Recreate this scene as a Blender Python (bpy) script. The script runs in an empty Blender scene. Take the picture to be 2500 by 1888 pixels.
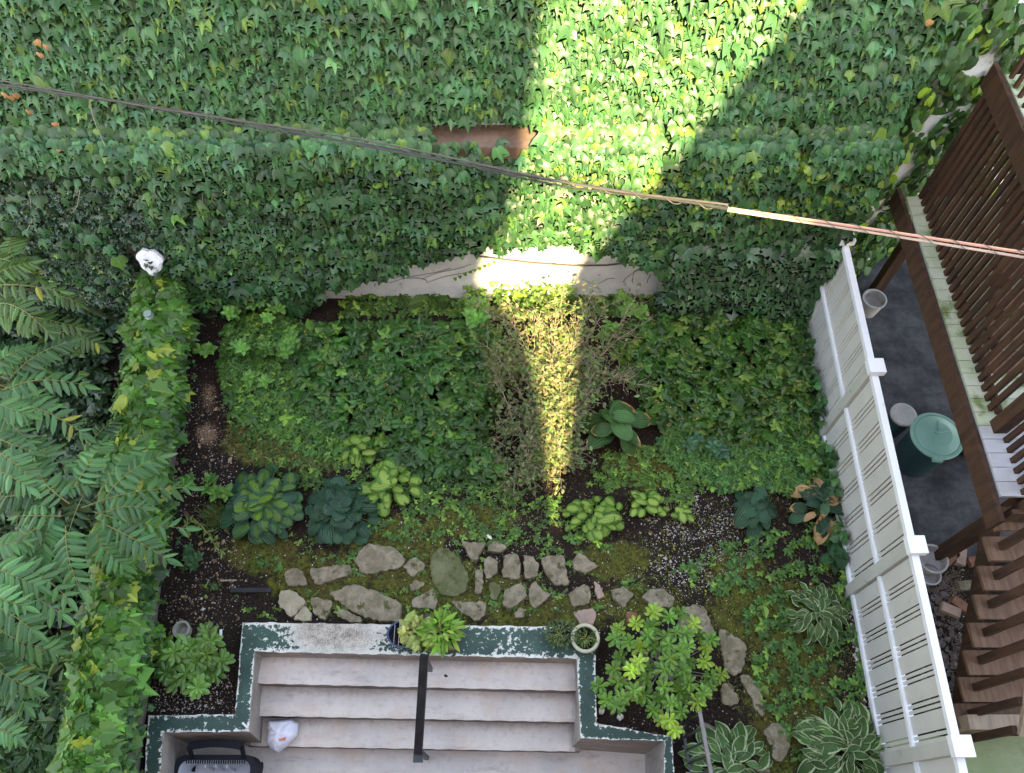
import bpy, math, random
import numpy as np
from mathutils import Vector, Matrix
rng = np.random.default_rng(7); random.seed(7)
scn = bpy.context.scene
# ------------------------------------------------------------------ camera
F, H, TILT = 1950.0, 9.0, math.radians(29.1)
cam = bpy.data.cameras.new("camera"); cam_o = bpy.data.objects.new("camera", cam)
scn.collection.objects.link(cam_o); scn.camera = cam_o
cam.sensor_width = 36.0; cam.lens = F / 2500 * 36; cam.clip_end = 300; cam.clip_start = 0.05
cam_o.location = (0, 0, H); cam_o.rotation_euler = (TILT, 0, 0)
# ------------------------------------------------------------------ world, sun, exposure
SUN_EL = math.radians(45); LDX, LDY = -0.10, 1.0          # horizontal travel of the sunlight
w = bpy.data.worlds.new("World"); scn.world = w; w.use_nodes = True
nt = w.node_tree; nt.nodes.clear()
sky = nt.nodes.new("ShaderNodeTexSky"); sky.sky_type = 'NISHITA'; sky.sun_disc = False
sky.sun_elevation = SUN_EL; sky.sun_rotation = math.atan2(-LDX, -LDY)
bg = nt.nodes.new("ShaderNodeBackground"); bg.inputs[1].default_value = 0.15
wo = nt.nodes.new("ShaderNodeOutputWorld")
nt.links.new(sky.outputs[0], bg.inputs[0]); nt.links.new(bg.outputs[0], wo.inputs[0])
sun = bpy.data.lights.new("sun", 'SUN'); sun.energy = 2.9; sun.angle = math.radians(1.1); sun.color = (1, .89, .60)
sun_o = bpy.data.objects.new("sun", sun); scn.collection.objects.link(sun_o)
hl = math.hypot(LDX, LDY)
SD = Vector((LDX/hl*math.cos(SUN_EL), LDY/hl*math.cos(SUN_EL), -math.sin(SUN_EL)))
sun_o.rotation_euler = SD.to_track_quat('-Z', 'Y').to_euler(); sun_o.location = (0, -10, 20)
scn.view_settings.view_transform = 'Standard'; scn.view_settings.look = 'None'
scn.view_settings.gamma = 1; scn.view_settings.exposure = 3.15
try:
    scn.view_settings.use_white_balance = True; scn.view_settings.white_balance_temperature = 8800; scn.view_settings.white_balance_tint = 12
except Exception: pass
try:
    scn.cycles.max_bounces = 5; scn.cycles.diffuse_bounces = 3; scn.cycles.glossy_bounces = 2
    scn.cycles.transmission_bounces = 3; scn.cycles.transparent_max_bounces = 6
except Exception: pass
C = scn.collection
# ------------------------------------------------------------------ measuring
st, ct = math.sin(TILT), math.cos(TILT)
def ray(x, y):
    u, v = (np.asarray(x, float)-1250)/F, (np.asarray(y, float)-944)/F
    return np.stack([u, st - v*ct, -ct - v*st], -1)
def P(x, y, z=0.0):
    d = ray(x, y); k = (np.asarray(z)-H)/d[..., 2]
    return np.array([0, 0, H]) + k[..., None]*d
def Wp(x, y, Y):
    d = ray(x, y); k = Y/d[..., 1]
    return np.array([0, 0, H]) + np.asarray(k)[..., None]*d
YW = 6.4
def ca(x, y): return (0+.383*x, 1248+.383*y)
def cb(x, y): return (830+.383*x, 1248+.383*y)
def cc(x, y): return (1660+.383*x, 1248+.383*y)
def cd(x, y): return (0+.383*x, 620+.383*y)
def snoise(X, Y, s=1.0, seed=0, n=7):
    r = np.random.default_rng(seed); o = 0
    for i in range(n):
        a = r.uniform(0, 6.28); k = r.uniform(.6, 2.2)/s
        o = o + np.sin(k*(X*math.cos(a)+Y*math.sin(a))*6.28 + r.uniform(0, 6.28))
    return o/n**.5*.7
def inpoly(px, py, poly):
    poly = np.array(poly); ins = np.zeros(len(px), bool); j = len(poly)-1
    for i in range(len(poly)):
        xi, yi = poly[i]; xj, yj = poly[j]
        ins ^= ((yi > py) != (yj > py)) & (px < (xj-xi)*(py-yi)/(yj-yi+1e-12)+xi); j = i
    return ins
def sample(poly, n):
    a = np.array(poly); lo, hi = a.min(0), a.max(0); out = np.zeros((0, 2))
    while len(out) < n:
        q = rng.uniform(lo, hi, (n*2, 2)); out = np.vstack([out, q[inpoly(q[:, 0], q[:, 1], poly)]])
    return out[:n]
# ------------------------------------------------------------------ materials
def newmat(name):
    m = bpy.data.materials.new(name); m.use_nodes = True; n = m.node_tree; n.nodes.clear()
    out = n.nodes.new("ShaderNodeOutputMaterial"); b = n.nodes.new("ShaderNodeBsdfPrincipled")
    n.links.new(b.outputs[0], out.inputs[0]); return m, n, b, out
def setv(n, sock, v):
    if isinstance(v, (int, float)): sock.default_value = v
    elif isinstance(v, tuple): sock.default_value = v if len(v) != 3 or sock.type == 'VECTOR' else v+(1,)
    else: n.links.new(v, sock)
def mth(n, op, a, b=0.0, c=None):
    q = n.nodes.new("ShaderNodeMath"); q.operation = op; setv(n, q.inputs[0], a); setv(n, q.inputs[1], b)
    if c is not None: setv(n, q.inputs[2], c)
    return q.outputs[0]
def mix(n, f, a, b, mode='MIX'):
    q = n.nodes.new("ShaderNodeMix"); q.data_type = 'RGBA'; q.blend_type = mode
    setv(n, q.inputs[0], f); setv(n, q.inputs[6], a); setv(n, q.inputs[7], b); return q.outputs[2]
def noise(n, scale, detail=4, rough=.6, vec=None, out=0):
    q = n.nodes.new("ShaderNodeTexNoise"); q.inputs['Scale'].default_value = scale
    q.inputs['Detail'].default_value = detail; q.inputs['Roughness'].default_value = rough
    if vec is None: vec = n.nodes.new("ShaderNodeNewGeometry").outputs['Position']
    n.links.new(vec, q.inputs['Vector']); return q.outputs[out]
def ramp(n, f, a, b):
    q = n.nodes.new("ShaderNodeMapRange"); q.interpolation_type = 'SMOOTHSTEP'
    setv(n, q.inputs[0], f); q.inputs[1].default_value = a; q.inputs[2].default_value = b
    return q.outputs[0]
def bump(n, b, h, strength=.4, dist=.01):
    q = n.nodes.new("ShaderNodeBump"); q.inputs['Strength'].default_value = strength; q.inputs['Distance'].default_value = dist
    n.links.new(h, q.inputs['Height']); n.links.new(q.outputs[0], b.inputs['Normal'])
def stretch(n, s):
    g = n.nodes.new("ShaderNodeNewGeometry").outputs['Position']
    m = n.nodes.new("ShaderNodeMapping"); m.inputs['Scale'].default_value = s; n.links.new(g, m.inputs[0]); return m.outputs[0]
def leafmat(name, rough=.42, trans=.22, kind='plain', spec=.5, c2=(.6, .6, .35)):
    m, n, b, out = newmat(name)
    a = n.nodes.new("ShaderNodeAttribute"); a.attribute_name = "Col"; col = a.outputs['Color']
    uv = n.nodes.new("ShaderNodeUVMap"); uv.uv_map = "UV"
    sp = n.nodes.new("ShaderNodeSeparateXYZ"); n.links.new(uv.outputs[0], sp.inputs[0])
    au = mth(n, 'ABSOLUTE', sp.outputs[0]); v = sp.outputs[1]
    nz = noise(n, 55, 2)
    col = mix(n, mth(n, 'MULTIPLY', nz, .5), col, mix(n, 1.0, col, (1.55, 1.45, .95), 'MULTIPLY'))
    vein = ramp(n, au, .11, .03)
    side = mth(n, 'SINE', mth(n, 'MULTIPLY', mth(n, 'SUBTRACT', v, mth(n, 'MULTIPLY', au, .35)), 34))
    if kind in ('plain',):
        col = mix(n, mth(n, 'MULTIPLY', vein, .35), col, mix(n, 1.0, col, (2.2, 1.9, 1.6), 'MULTIPLY'))
    if kind == 'variegated':
        edge = ramp(n, mth(n, 'ADD', au, mth(n, 'MULTIPLY', mth(n, 'SUBTRACT', nz, .5), .3)), .74, .82)
        tip = ramp(n, v, .90, .97); edge = mth(n, 'MAXIMUM', edge, tip); col = mix(n, edge, col, c2)
    if kind == 'center':       # paler middle, darker rim
        cen = mth(n, 'MULTIPLY', ramp(n, mth(n, 'ADD', au, mth(n, 'MULTIPLY', mth(n, 'SUBTRACT', nz, .5), .5)), .75, .35), a.outputs['Alpha'])
        col = mix(n, cen, col, c2)
    if kind == 'burnt':
        bb = mth(n, 'ADD', mth(n, 'MULTIPLY', ramp(n, au, .6, 1.0), .45), mth(n, 'MULTIPLY', ramp(n, v, .5, .95), .75)); bb = mth(n, 'ADD', bb, mth(n, 'MULTIPLY', mth(n, 'SUBTRACT', noise(n, 9, 3), .5), 1.3))
        bb = mth(n, 'MULTIPLY', bb, a.outputs['Alpha'])
        col = mix(n, ramp(n, mth(n, 'ADD', bb, mth(n, 'MULTIPLY', nz, .5)), .95, 1.15), col, c2)
    if kind != 'plain':
        side = mth(n, 'SINE', mth(n, 'MULTIPLY', mth(n, 'ADD', au, .06), 27))
        col = mix(n, mth(n, 'MULTIPLY', ramp(n, side, .3, 1), .5), col, mix(n, 1.0, col, (.5, .6, .5), 'MULTIPLY'))
        bump(n, b, side, .6, .006)
    n.links.new(col, b.inputs['Base Color']); b.inputs['Roughness'].default_value = rough
    b.inputs['Specular IOR Level'].default_value = spec
    t = n.nodes.new("ShaderNodeBsdfTranslucent"); n.links.new(mix(n, 1.0, col, (1.5, 1.5, .6), 'MULTIPLY'), t.inputs[0])
    ms = n.nodes.new("ShaderNodeMixShader"); ms.inputs[0].default_value = trans
    n.links.new(b.outputs[0], ms.inputs[1]); n.links.new(t.outputs[0], ms.inputs[2]); n.links.new(ms.outputs[0], out.inputs[0])
    return m
def colmat(name, c1, c2=None, scale=6, rough=.7, spec=.3, metal=0, bs=.2, bd=.004, st_=(1, 1, 1), spot=None, spots=(.62, .7), spotscale=30):
    m, n, b, out = newmat(name); v = stretch(n, st_)
    nz = noise(n, scale, 5, .65, v)
    col = mix(n, ramp(n, nz, .35, .68), c1, c2 or c1)
    if spot: col = mix(n, ramp(n, noise(n, spotscale, 3, .6, v), *spots), col, spot)
    n.links.new(col, b.inputs['Base Color']); b.inputs['Roughness'].default_value = rough
    b.inputs['Specular IOR Level'].default_value = spec; b.inputs['Metallic'].default_value = metal
    if bs: bump(n, b, noise(n, scale*6, 4, .6, v), bs, bd)
    return m
ML = leafmat("ivy_leaf", .40, .25, spec=.42); MLd = leafmat("dark_ivy_leaf", .36, .12, spec=.5); MLm = leafmat("soft_leaf", .5, .3)
MHc = leafmat("hosta_leaf", .42, .12, 'center', .4, (.16, .30, .03))
MHy = leafmat("lime_hosta_leaf", .42, .25, 'center', .4, (.40, .56, .12))
MHv = leafmat("edged_hosta_leaf", .45, .18, 'variegated', .4, (.52, .60, .34))
MHb = leafmat("scorched_hosta_leaf", .45, .15, 'burnt', .4, (.62, .36, .16))
def soil_mat():
    m, n, b, out = newmat("garden_soil")
    a = n.nodes.new("ShaderNodeAttribute"); a.attribute_name = "Col"
    s = n.nodes.new("ShaderNodeSeparateColor"); n.links.new(a.outputs['Color'], s.inputs[0])
    moss, perl, litter = s.outputs[0], s.outputs[1], s.outputs[2]
    n1 = noise(n, 9, 6, .7); n2 = noise(n, 60, 3, .7); n3 = noise(n, 130, 2, .5); n4 = noise(n, 2.5, 4)
    col = mix(n, ramp(n, n2, .35, .7), (.010, .007, .006), (.045, .030, .022))
    mcol = mix(n, ramp(n, n1, .3, .7), (.045, .05, .012), (.13, .14, .022)); mcol = mix(n, mth(n, 'MULTIPLY', ramp(n, n4, .45, .65), .6), mcol, (.085, .055, .02))
    mcol = mix(n, ramp(n, n2, .52, .7), mcol, (.045, .032, .015))
    mm = ramp(n, mth(n, 'ADD', moss, mth(n, 'MULTIPLY', mth(n, 'SUBTRACT', n1, .5), 1.1)), .38, .6)
    mcol = mix(n, ramp(n, noise(n, 26, 4, .7), .5, .62), mcol, (.03, .022, .012)); mcol = mix(n, ramp(n, noise(n, 5, 5, .7), .55, .7), mcol, (.10, .13, .025)); col = mix(n, mm, col, mcol)
    lm = ramp(n, mth(n, 'ADD', litter, mth(n, 'MULTIPLY', mth(n, 'SUBTRACT', n2, .5), 1.6)), .6, .8)
    col = mix(n, lm, col, mix(n, ramp(n, n3, .4, .6), (.12, .06, .035), (.36, .24, .15)))
    vo = n.nodes.new("ShaderNodeTexVoronoi"); vo.inputs['Scale'].default_value = 55
    n.links.new(stretch(n, (1, 1, .2)), vo.inputs[0])
    sepc = n.nodes.new("ShaderNodeSeparateColor"); n.links.new(vo.outputs['Color'], sepc.inputs[0])
    keep = mth(n, 'GREATER_THAN', mth(n, 'MULTIPLY', perl, 1.0), sepc.outputs[0])
    dot = mth(n, 'MULTIPLY', keep, mth(n, 'LESS_THAN', vo.outputs['Distance'], mth(n, 'MULTIPLY_ADD', sepc.outputs[1], .3, .12)))
    col = mix(n, dot, col, mix(n, sepc.outputs[2], (.32, .27, .23), (.7, .66, .6)))
    n.links.new(col, b.inputs['Base Color']); b.inputs['Roughness'].default_value = .95; b.inputs['Specular IOR Level'].default_value = .15
    bump(n, b, mth(n, 'ADD', n2, mth(n, 'MULTIPLY', n1, 2)), .8, .015); return m
def paint_mat():
    m, n, b, out = newmat("chipped_green_paint")
    g = n.nodes.new("ShaderNodeNewGeometry").outputs['Position']
    n1 = noise(n, 20, 7, .68); n2 = noise(n, 3.2, 4); n3 = noise(n, 70, 3, .6)
    a = n.nodes.new("ShaderNodeAttribute"); a.attribute_name = "Col"
    s = n.nodes.new("ShaderNodeSeparateColor"); n.links.new(a.outputs['Color'], s.inputs[0]); wear, edge = s.outputs[0], s.outputs[1]
    green = mix(n, ramp(n, n2, .35, .65), (.018, .052, .038), (.032, .085, .062))
    conc = mix(n, ramp(n, mth(n, 'ADD', mth(n, 'MULTIPLY', n3, .5), mth(n, 'MULTIPLY', noise(n, 11, 5, .7), .5)), .38, .6), (.17, .14, .105), (.52, .45, .37))
    t = mth(n, 'ADD', mth(n, 'ADD', n1, mth(n, 'MULTIPLY', n2, .25)), mth(n, 'ADD', mth(n, 'MULTIPLY', wear, .36), mth(n, 'MULTIPLY', edge, .2)))
    chips = ramp(n, t, .745, .765)
    white = mix(n, wear, (.72, .72, .64), conc)
    col = mix(n, chips, green, white)
    n.links.new(col, b.inputs['Base Color']); b.inputs['Roughness'].default_value = .6
    bump(n, b, mth(n, 'SUBTRACT', n3, chips), .4, .006); return m
def concrete_mat(name, c1, c2, stain=(.12, .1, .09), dirt=False):
    m, n, b, out = newmat(name)
    n1 = noise(n, 1.6, 6, .7); n2 = noise(n, 16, 6, .7); n3 = noise(n, 90, 3, .6); n4 = noise(n, 3.5, 5, .75, stretch(n, (.6, 2.2, 1)))
    col = mix(n, ramp(n, n1, .35, .65), c1, c2)
    col = mix(n, mth(n, 'MULTIPLY', ramp(n, n4, .52, .75), .55), col, stain)
    col = mix(n, mth(n, 'MULTIPLY', ramp(n, n2, .5, .8), .45), col, stain)
    col = mix(n, ramp(n, n3, .70, .76), col, (.05, .045, .04))
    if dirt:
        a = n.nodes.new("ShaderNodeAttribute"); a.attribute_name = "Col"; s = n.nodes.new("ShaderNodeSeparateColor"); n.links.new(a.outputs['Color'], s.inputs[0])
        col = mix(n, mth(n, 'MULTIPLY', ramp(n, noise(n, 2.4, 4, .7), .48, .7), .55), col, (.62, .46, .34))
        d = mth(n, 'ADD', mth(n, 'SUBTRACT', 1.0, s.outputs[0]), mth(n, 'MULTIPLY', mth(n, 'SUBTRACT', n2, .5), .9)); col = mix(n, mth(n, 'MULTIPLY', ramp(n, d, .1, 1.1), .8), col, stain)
    n.links.new(col, b.inputs['Base Color']); b.inputs['Roughness'].default_value = .85
    bump(n, b, mth(n, 'ADD', n2, n3), .4, .006); return m
MSOIL = soil_mat(); MPAINT = paint_mat()
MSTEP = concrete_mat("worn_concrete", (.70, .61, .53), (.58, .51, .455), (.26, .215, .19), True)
MRISER = concrete_mat("riser_concrete", (.30, .26, .235), (.20, .17, .155), (.07, .055, .05))  # darker than the treads: riser shade and dirt both put into the colour
MWALLC = concrete_mat("wall_concrete", (.42, .37, .32), (.28, .24, .21), (.07, .055, .045))
MDARKC = concrete_mat("shaded_concrete", (.010, .010, .012), (.075, .07, .078), (.006, .006, .008))  # under-deck shade put into this near-black base colour
MGREENC = concrete_mat("green_painted_floor", (.20, .25, .11), (.26, .29, .16), (.13, .15, .08))
MWHITEW = colmat("whitewashed_wall", (.76, .76, .75), (.62, .63, .64), 3, .8, .3, bs=.5, bd=.01, spot=(.34, .33, .33), spots=(.62, .72), spotscale=7)
MLEDGE = colmat("brown_ledge", (.16, .10, .075), (.25, .18, .14), 5, .85)
MSTONE = colmat("flagstone", (.18, .15, .095), (.32, .27, .19), 10, .9, .2, bs=.9, bd=.015, spot=(.085, .085, .035), spots=(.56, .68), spotscale=9)
MSTONEM = colmat("mossy_flagstone", (.10, .105, .045), (.17, .17, .09), 6, .95, .2, bs=.6, bd=.01, spot=(.06, .075, .02), spots=(.5, .65), spotscale=7)
MSTONEC = colmat("cream_flagstone", (.42, .36, .25), (.3, .26, .18), 7, .9, .2, bs=.7, bd=.012, spot=(.2, .17, .11), spots=(.58, .7), spotscale=9)
MSTONEP = colmat("pink_stone", (.45, .30, .24), (.33, .24, .19), 7, .9, .2, bs=.7, bd=.012)
MBRICK = colmat("red_brick", (.24, .09, .065), (.33, .17, .11), 9, .9, .2, bs=.5, bd=.006)
MVINYL = colmat("white_vinyl", (.80, .80, .81), (.74, .75, .77), 2, .35, .5, bs=0, spot=(.50, .52, .42), spots=(.64, .78), spotscale=6)
MVINYLG = colmat("grey_vinyl_panel", (.52, .50, .46), (.57, .55, .51), 1.5, .5, .4, bs=0, spot=(.42, .42, .34), spots=(.6, .8), spotscale=4)
MVDIRT = colmat("dirty_vinyl", (.44, .43, .38), (.50, .49, .45), 2.5, .5, .4, bs=0, spot=(.2, .24, .1), spots=(.6, .75), spotscale=8)
MWOOD = colmat("brown_timber", (.075, .034, .018), (.034, .017, .011), 4, .75, .3, bs=.4, bd=.004, st_=(3, 3, .5))
MWOOD2 = colmat("tread_timber", (.19, .105, .062), (.12, .065, .04), 5, .75, .3, bs=.4, bd=.004, st_=(5, .8, 3))
MWOOD3 = colmat("pale_timber", (.36, .27, .19), (.27, .19, .13), 5, .75, .3, bs=.3, bd=.004, st_=(4, .6, 1))
MBOARD = colmat("mossy_deck_board", (.46, .47, .36), (.34, .38, .24), 3, .7, .3, bs=.3, bd=.003, spot=(.12, .17, .05), spots=(.5, .7), spotscale=5)
MBOARDW = colmat("pale_deck_board", (.48, .47, .48), (.38, .38, .37), 3, .7, .3, bs=.3, bd=.003)
MWEATH = colmat("weathered_board", (.12, .105, .085), (.2, .18, .15), 6, .9, .2, bs=.5, bd=.004, st_=(6, .5, 6))
MBLACK = colmat("black_iron", (.012, .012, .014), (.03, .03, .032), 8, .4, .5, bs=.3)
MRAILG = colmat("grey_brown_metal", (.16, .13, .12), (.2, .17, .155), 8, .45, .5, bs=.2)
MPLAST = colmat("black_plastic", (.010, .011, .016), (.016, .017, .022), 3, .6, .2, bs=0)
MPLASTB = colmat("navy_plastic", (.02, .035, .09), (.03, .045, .11), 3, .35, .5, bs=0)
MGREYP = colmat("grey_plastic", (.52, .55, .60), (.60, .62, .66), 2, .45, .4, bs=0, st_=(3, .4, 1))
MTERRA = colmat("terracotta", (.24, .10, .07), (.3, .14, .1), 6, .75, .3, bs=.2)
MCREAM = colmat("cream_glaze", (.52, .50, .35), (.44, .42, .28), 5, .4, .5, bs=.1)
MPOTD = colmat("dark_pot", (.07, .06, .045), (.1, .09, .06), 5, .5, .4, bs=.1)
MBAG = colmat("white_plastic_bag", (.82, .80, .86), (.74, .72, .80), 9, .3, .5, bs=.5, bd=.01)
MREDP = colmat("red_print", (.75, .22, .12), None, 3, .5, bs=0)
MLID = colmat("mint_plastic", (.21, .42, .36), (.26, .48, .41), 3, .4, .5, bs=0)
MCAN = colmat("dark_teal_plastic", (.012, .045, .055), (.015, .055, .062), 3, .4, .5, bs=0)
MPALE = colmat("pale_plastic", (.46, .43, .42), (.36, .34, .33), 6, .6, .4, bs=.1, spot=(.2, .17, .15), spots=(.62, .7), spotscale=14)
MSALM = colmat("salmon_cable", (.58, .29, .20), (.50, .25, .17), 8, .45, .4, bs=.1)
MCABW = colmat("pale_cable", (.50, .39, .33), (.42, .32, .26), 8, .45, .4, bs=.1)
MCABD = colmat("dark_cable", (.028, .035, .035), (.05, .05, .045), 8, .5, .4, bs=.1)
MCABB = colmat("brown_cable", (.085, .07, .062), (.06, .05, .045), 8, .5, .4, bs=.1)
MTWIG = colmat("dry_twig", (.34, .28, .20), (.22, .18, .12), 8, .85, .2, bs=0)
MTWIGG = colmat("grey_twig", (.38, .36, .31), (.26, .24, .2), 8, .85, .2, bs=0)
MBARK = colmat("bark", (.09, .07, .05), (.15, .12, .09), 8, .9, .2, bs=.5)
MCLAY = colmat("mask_brick", (.28, .17, .13), (.34, .22, .17), 6, .9)
MPEBB = colmat("pale_pebble", (.55, .5, .45), (.35, .3, .28), 20, .9)
MGLASS = colmat("jar_glass", (.25, .32, .28), (.3, .36, .33), 3, .08, .8, bs=0)
MSOILP = colmat("potting_soil", (.015, .011, .009), (.05, .035, .025), 30, .95, .1, bs=.8, bd=.01)
# ------------------------------------------------------------------ builders
def tag(o, label=None, cat=None, group=None, kind=None):
    if label: o['label'] = label
    if cat: o['category'] = cat
    if group: o['group'] = group
    if kind: o['kind'] = kind
    return o
def empty(name, loc, label, cat, group=None, rz=0):
    o = bpy.data.objects.new(name, None); C.objects.link(o); o.location = tuple(float(c) for c in loc); o.rotation_euler.z = rz
    o.empty_display_size = .1
    return tag(o, label, cat, group)
class MB:                                   # mesh collector; triangles/quads, optional colour + uv
    def __init__(s): s.v = []; s.t = []; s.c = []; s.u = []; s.n = 0
    def add(s, v, tris, col=None, uv=None):
        v = np.asarray(v, float).reshape(-1, 3); t = np.asarray(tris, int).reshape(-1, 3)
        s.v.append(v); s.t.append(t+s.n)
        c = np.ones((len(v), 4)); 
        if col is not None:
            col = np.asarray(col, float); c[:, :col.shape[-1]] = col
        s.c.append(c); s.u.append(np.zeros((len(v), 2)) if uv is None else np.asarray(uv)); s.n += len(v)
    def leaves(s, tpl, pos, tip, nrm, size, col, wid=None):
        V, T, U = tpl; pos = np.asarray(pos); N = len(pos)
        if N == 0: return
        tip = tip/np.linalg.norm(tip, axis=1, keepdims=True)
        x = np.cross(tip, nrm); x /= np.linalg.norm(x, axis=1, keepdims=True)+1e-9; nn = np.cross(x, tip)
        size = np.broadcast_to(np.asarray(size, float), (N,)); wid = np.ones(N) if wid is None else wid
        v = pos[:, None]+size[:, None, None]*(V[None, :, 0:1]*wid[:, None, None]*x[:, None]+V[None, :, 1:2]*tip[:, None]+V[None, :, 2:3]*nn[:, None])
        k = len(V); t = (T[None]+(np.arange(N)*k)[:, None, None]).reshape(-1, 3)
        c = np.repeat(np.hstack([col, np.ones((N, 1))]) if col.shape[1] == 3 else col, k, axis=0)
        s.add(v.reshape(-1, 3), t, c, np.tile(U, (N, 1)))
    def quad(s, a, b, c, d): s.add([a, b, c, d], [[0, 1, 2], [0, 2, 3]])
    def prism(s, poly, z0, z1, poly0=None, col=None):      # polygon (xy), vertical extrusion; convex-ish fan about centroid
        p = np.array(poly)[:, :2]; q = p if poly0 is None else np.array(poly0)[:, :2]; n = len(p); ctr = p.mean(0); cq = q.mean(0)
        zt = np.broadcast_to(z1, (n,)); 
        v = np.vstack([np.c_[p, zt], np.c_[q, np.full(n, z0)], [[ctr[0], ctr[1], np.mean(zt)]], [[cq[0], cq[1], z0]]]); t = []
        for i in range(n):
            j = (i+1) % n; t += [[2*n, i, j], [2*n+1, n+j, n+i], [i, n+i, n+j], [i, n+j, j]]
        s.add(v, t, col)
    def box(s, a, b, wd, ht, up=(0, 0, 1)):            # bar from a to b, width wd (sideways), ht along up
        a = np.array(a, float); b = np.array(b, float); d = b-a; d /= np.linalg.norm(d)
        x = np.cross(d, np.array(up, float)); x /= np.linalg.norm(x)+1e-9; z = np.cross(x, d)
        v = [p+sx*x*wd/2+sz*z*ht/2 for p in (a, b) for sx, sz in ((-1, -1), (1, -1), (1, 1), (-1, 1))]
        q = [(0, 3, 2, 1), (4, 5, 6, 7), (0, 1, 5, 4), (1, 2, 6, 5), (2, 3, 7, 6), (3, 0, 4, 7)]
        s.add(v, [t for f in q for t in ((f[0], f[1], f[2]), (f[0], f[2], f[3]))])
    def cube(s, x0, x1, y0, y1, z0, z1): s.box(((x0+x1)/2, y0, (z0+z1)/2), ((x0+x1)/2, y1, (z0+z1)/2), x1-x0, z1-z0)
    def tube(s, pts, r, n=5, col=None, r1=None):
        pts = np.asarray(pts, float); m = len(pts)
        if m < 2: return
        rr = np.linspace(r, r if r1 is None else r1, m); d = np.gradient(pts, axis=0); d /= np.linalg.norm(d, axis=1, keepdims=True)+1e-9
        ref = np.array([0, 0, 1.]) if abs(d[:, 2]).mean() < .8 else np.array([1., 0, 0])
        x = np.cross(d, ref); x /= np.linalg.norm(x, axis=1, keepdims=True)+1e-9; y = np.cross(x, d)
        a = np.arange(n)/n*2*np.pi
        v = pts[:, None]+rr[:, None, None]*(np.cos(a)[None, :, None]*x[:, None]+np.sin(a)[None, :, None]*y[:, None])
        t = []
        for i in range(m-1):
            for j in range(n):
                k = (j+1) % n; A, B, D, E = i*n+j, i*n+k, (i+1)*n+k, (i+1)*n+j; t += [[A, B, D], [A, D, E]]
        for j in range(1, n-1): t += [[0, j+1, j], [(m-1)*n, (m-1)*n+j, (m-1)*n+j+1]]
        s.add(v.reshape(-1, 3), t, col)
    def lathe(s, prof, c, n=32, sx=1, sy=1, arc=None):
        prof = np.array(prof); m = len(prof); a = np.arange(n)/n*2*np.pi
        v = np.stack([c[0]+prof[:, None, 0]*np.cos(a)*sx, c[1]+prof[:, None, 0]*np.sin(a)*sy, c[2]+np.broadcast_to(prof[:, None, 1], (m, n))], -1)
        t = []
        for i in range(m-1):
            for j in range(n):
                k = (j+1) % n; t += [[i*n+j, i*n+k, (i+1)*n+k], [i*n+j, (i+1)*n+k, (i+1)*n+j]]
        s.add(v.reshape(-1, 3), t)
    def build(s, name, mat, parent=None, origin=None, smooth=False):
        me = bpy.data.meshes.new(name); v = np.vstack(s.v); t = np.vstack(s.t)
        if origin is not None: v = v-np.asarray(origin, float)
        me.vertices.add(len(v)); me.vertices.foreach_set('co', v.astype(np.float32).ravel())
        me.loops.add(t.size); me.loops.foreach_set('vertex_index', t.astype(np.int32).ravel())
        me.polygons.add(len(t)); me.polygons.foreach_set('loop_start', np.arange(0, t.size, 3, dtype=np.int32))
        me.update(calc_edges=True)
        ca_ = me.color_attributes.new('Col', 'FLOAT_COLOR', 'POINT'); ca_.data.foreach_set('color', np.vstack(s.c).astype(np.float32).ravel())
        uvl = me.uv_layers.new(name='UV'); uvl.data.foreach_set('uv', np.vstack(s.u)[t.ravel()].astype(np.float32).ravel())
        me.polygons.foreach_set('use_smooth', np.full(len(t), bool(smooth)))
        me.materials.append(mat); me.validate(); o = bpy.data.objects.new(name, me); C.objects.link(o)
        if parent is not None:
            o.parent = parent
            if origin is None: o.matrix_parent_inverse = Matrix.Translation(-Vector(parent.location)) if not parent.rotation_euler.z else (Matrix.LocRotScale(parent.location, parent.rotation_euler, None)).inverted()
        elif origin is not None: o.location = tuple(float(c) for c in origin)
        return o
# ------------------------------------------------------------------ leaf shapes (x across, y to tip, z normal)
def outline_leaf(half, cz=.06, droop=.12, fold=.10):
    h = np.array(half, float)                       # right half outline from base to tip (tip has x=0)
    left = h[::-1][1:]*[-1, 1]; o = np.vstack([h, left])
    mid = np.array([[0, .12], [0, .45], [0, .75]]); allp = np.vstack([o, mid]); wmax = abs(h[:, 0]).max()
    z = -droop*allp[:, 1]**2 - fold*(abs(allp[:, 0])/wmax)**1.3; z[len(o):] += cz*.3
    V = np.c_[allp, z]; m0 = len(o); T = []; k = len(h)
    def midof(y): return m0 if y < .3 else (m0+1 if y < .62 else m0+2)
    n = len(o)
    for i in range(n):
        j = (i+1) % n
        if i == n-1: j = 0
        a, b = midof(o[i, 1]), midof(o[j, 1]); T.append([a, i, j])
        if a != b: T.append([a, j, b])
    U = np.c_[allp[:, 0]/wmax, allp[:, 1]]
    return V, np.array(T), U
IVY = outline_leaf([(0, .02), (.16, -.10), (.36, -.04), (.46, .14), (.60, .38), (.66, .80), (.40, .60), (.26, .62), (.17, .80), (0, 1.22)], droop=.42, fold=.24)
IVYR = outline_leaf([(0, .02), (.2, -.08), (.42, .0), (.52, .2), (.60, .45), (.50, .58), (.36, .62), (.22, .82), (0, 1.12)], droop=.42, fold=.22)
IVYS = outline_leaf([(0, .05), (.18, -.12), (.42, -.05), (.50, .12), (.34, .22), (.62, .45), (.33, .48), (.17, .62), (0, 1.0)], droop=.12, fold=.1)
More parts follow.
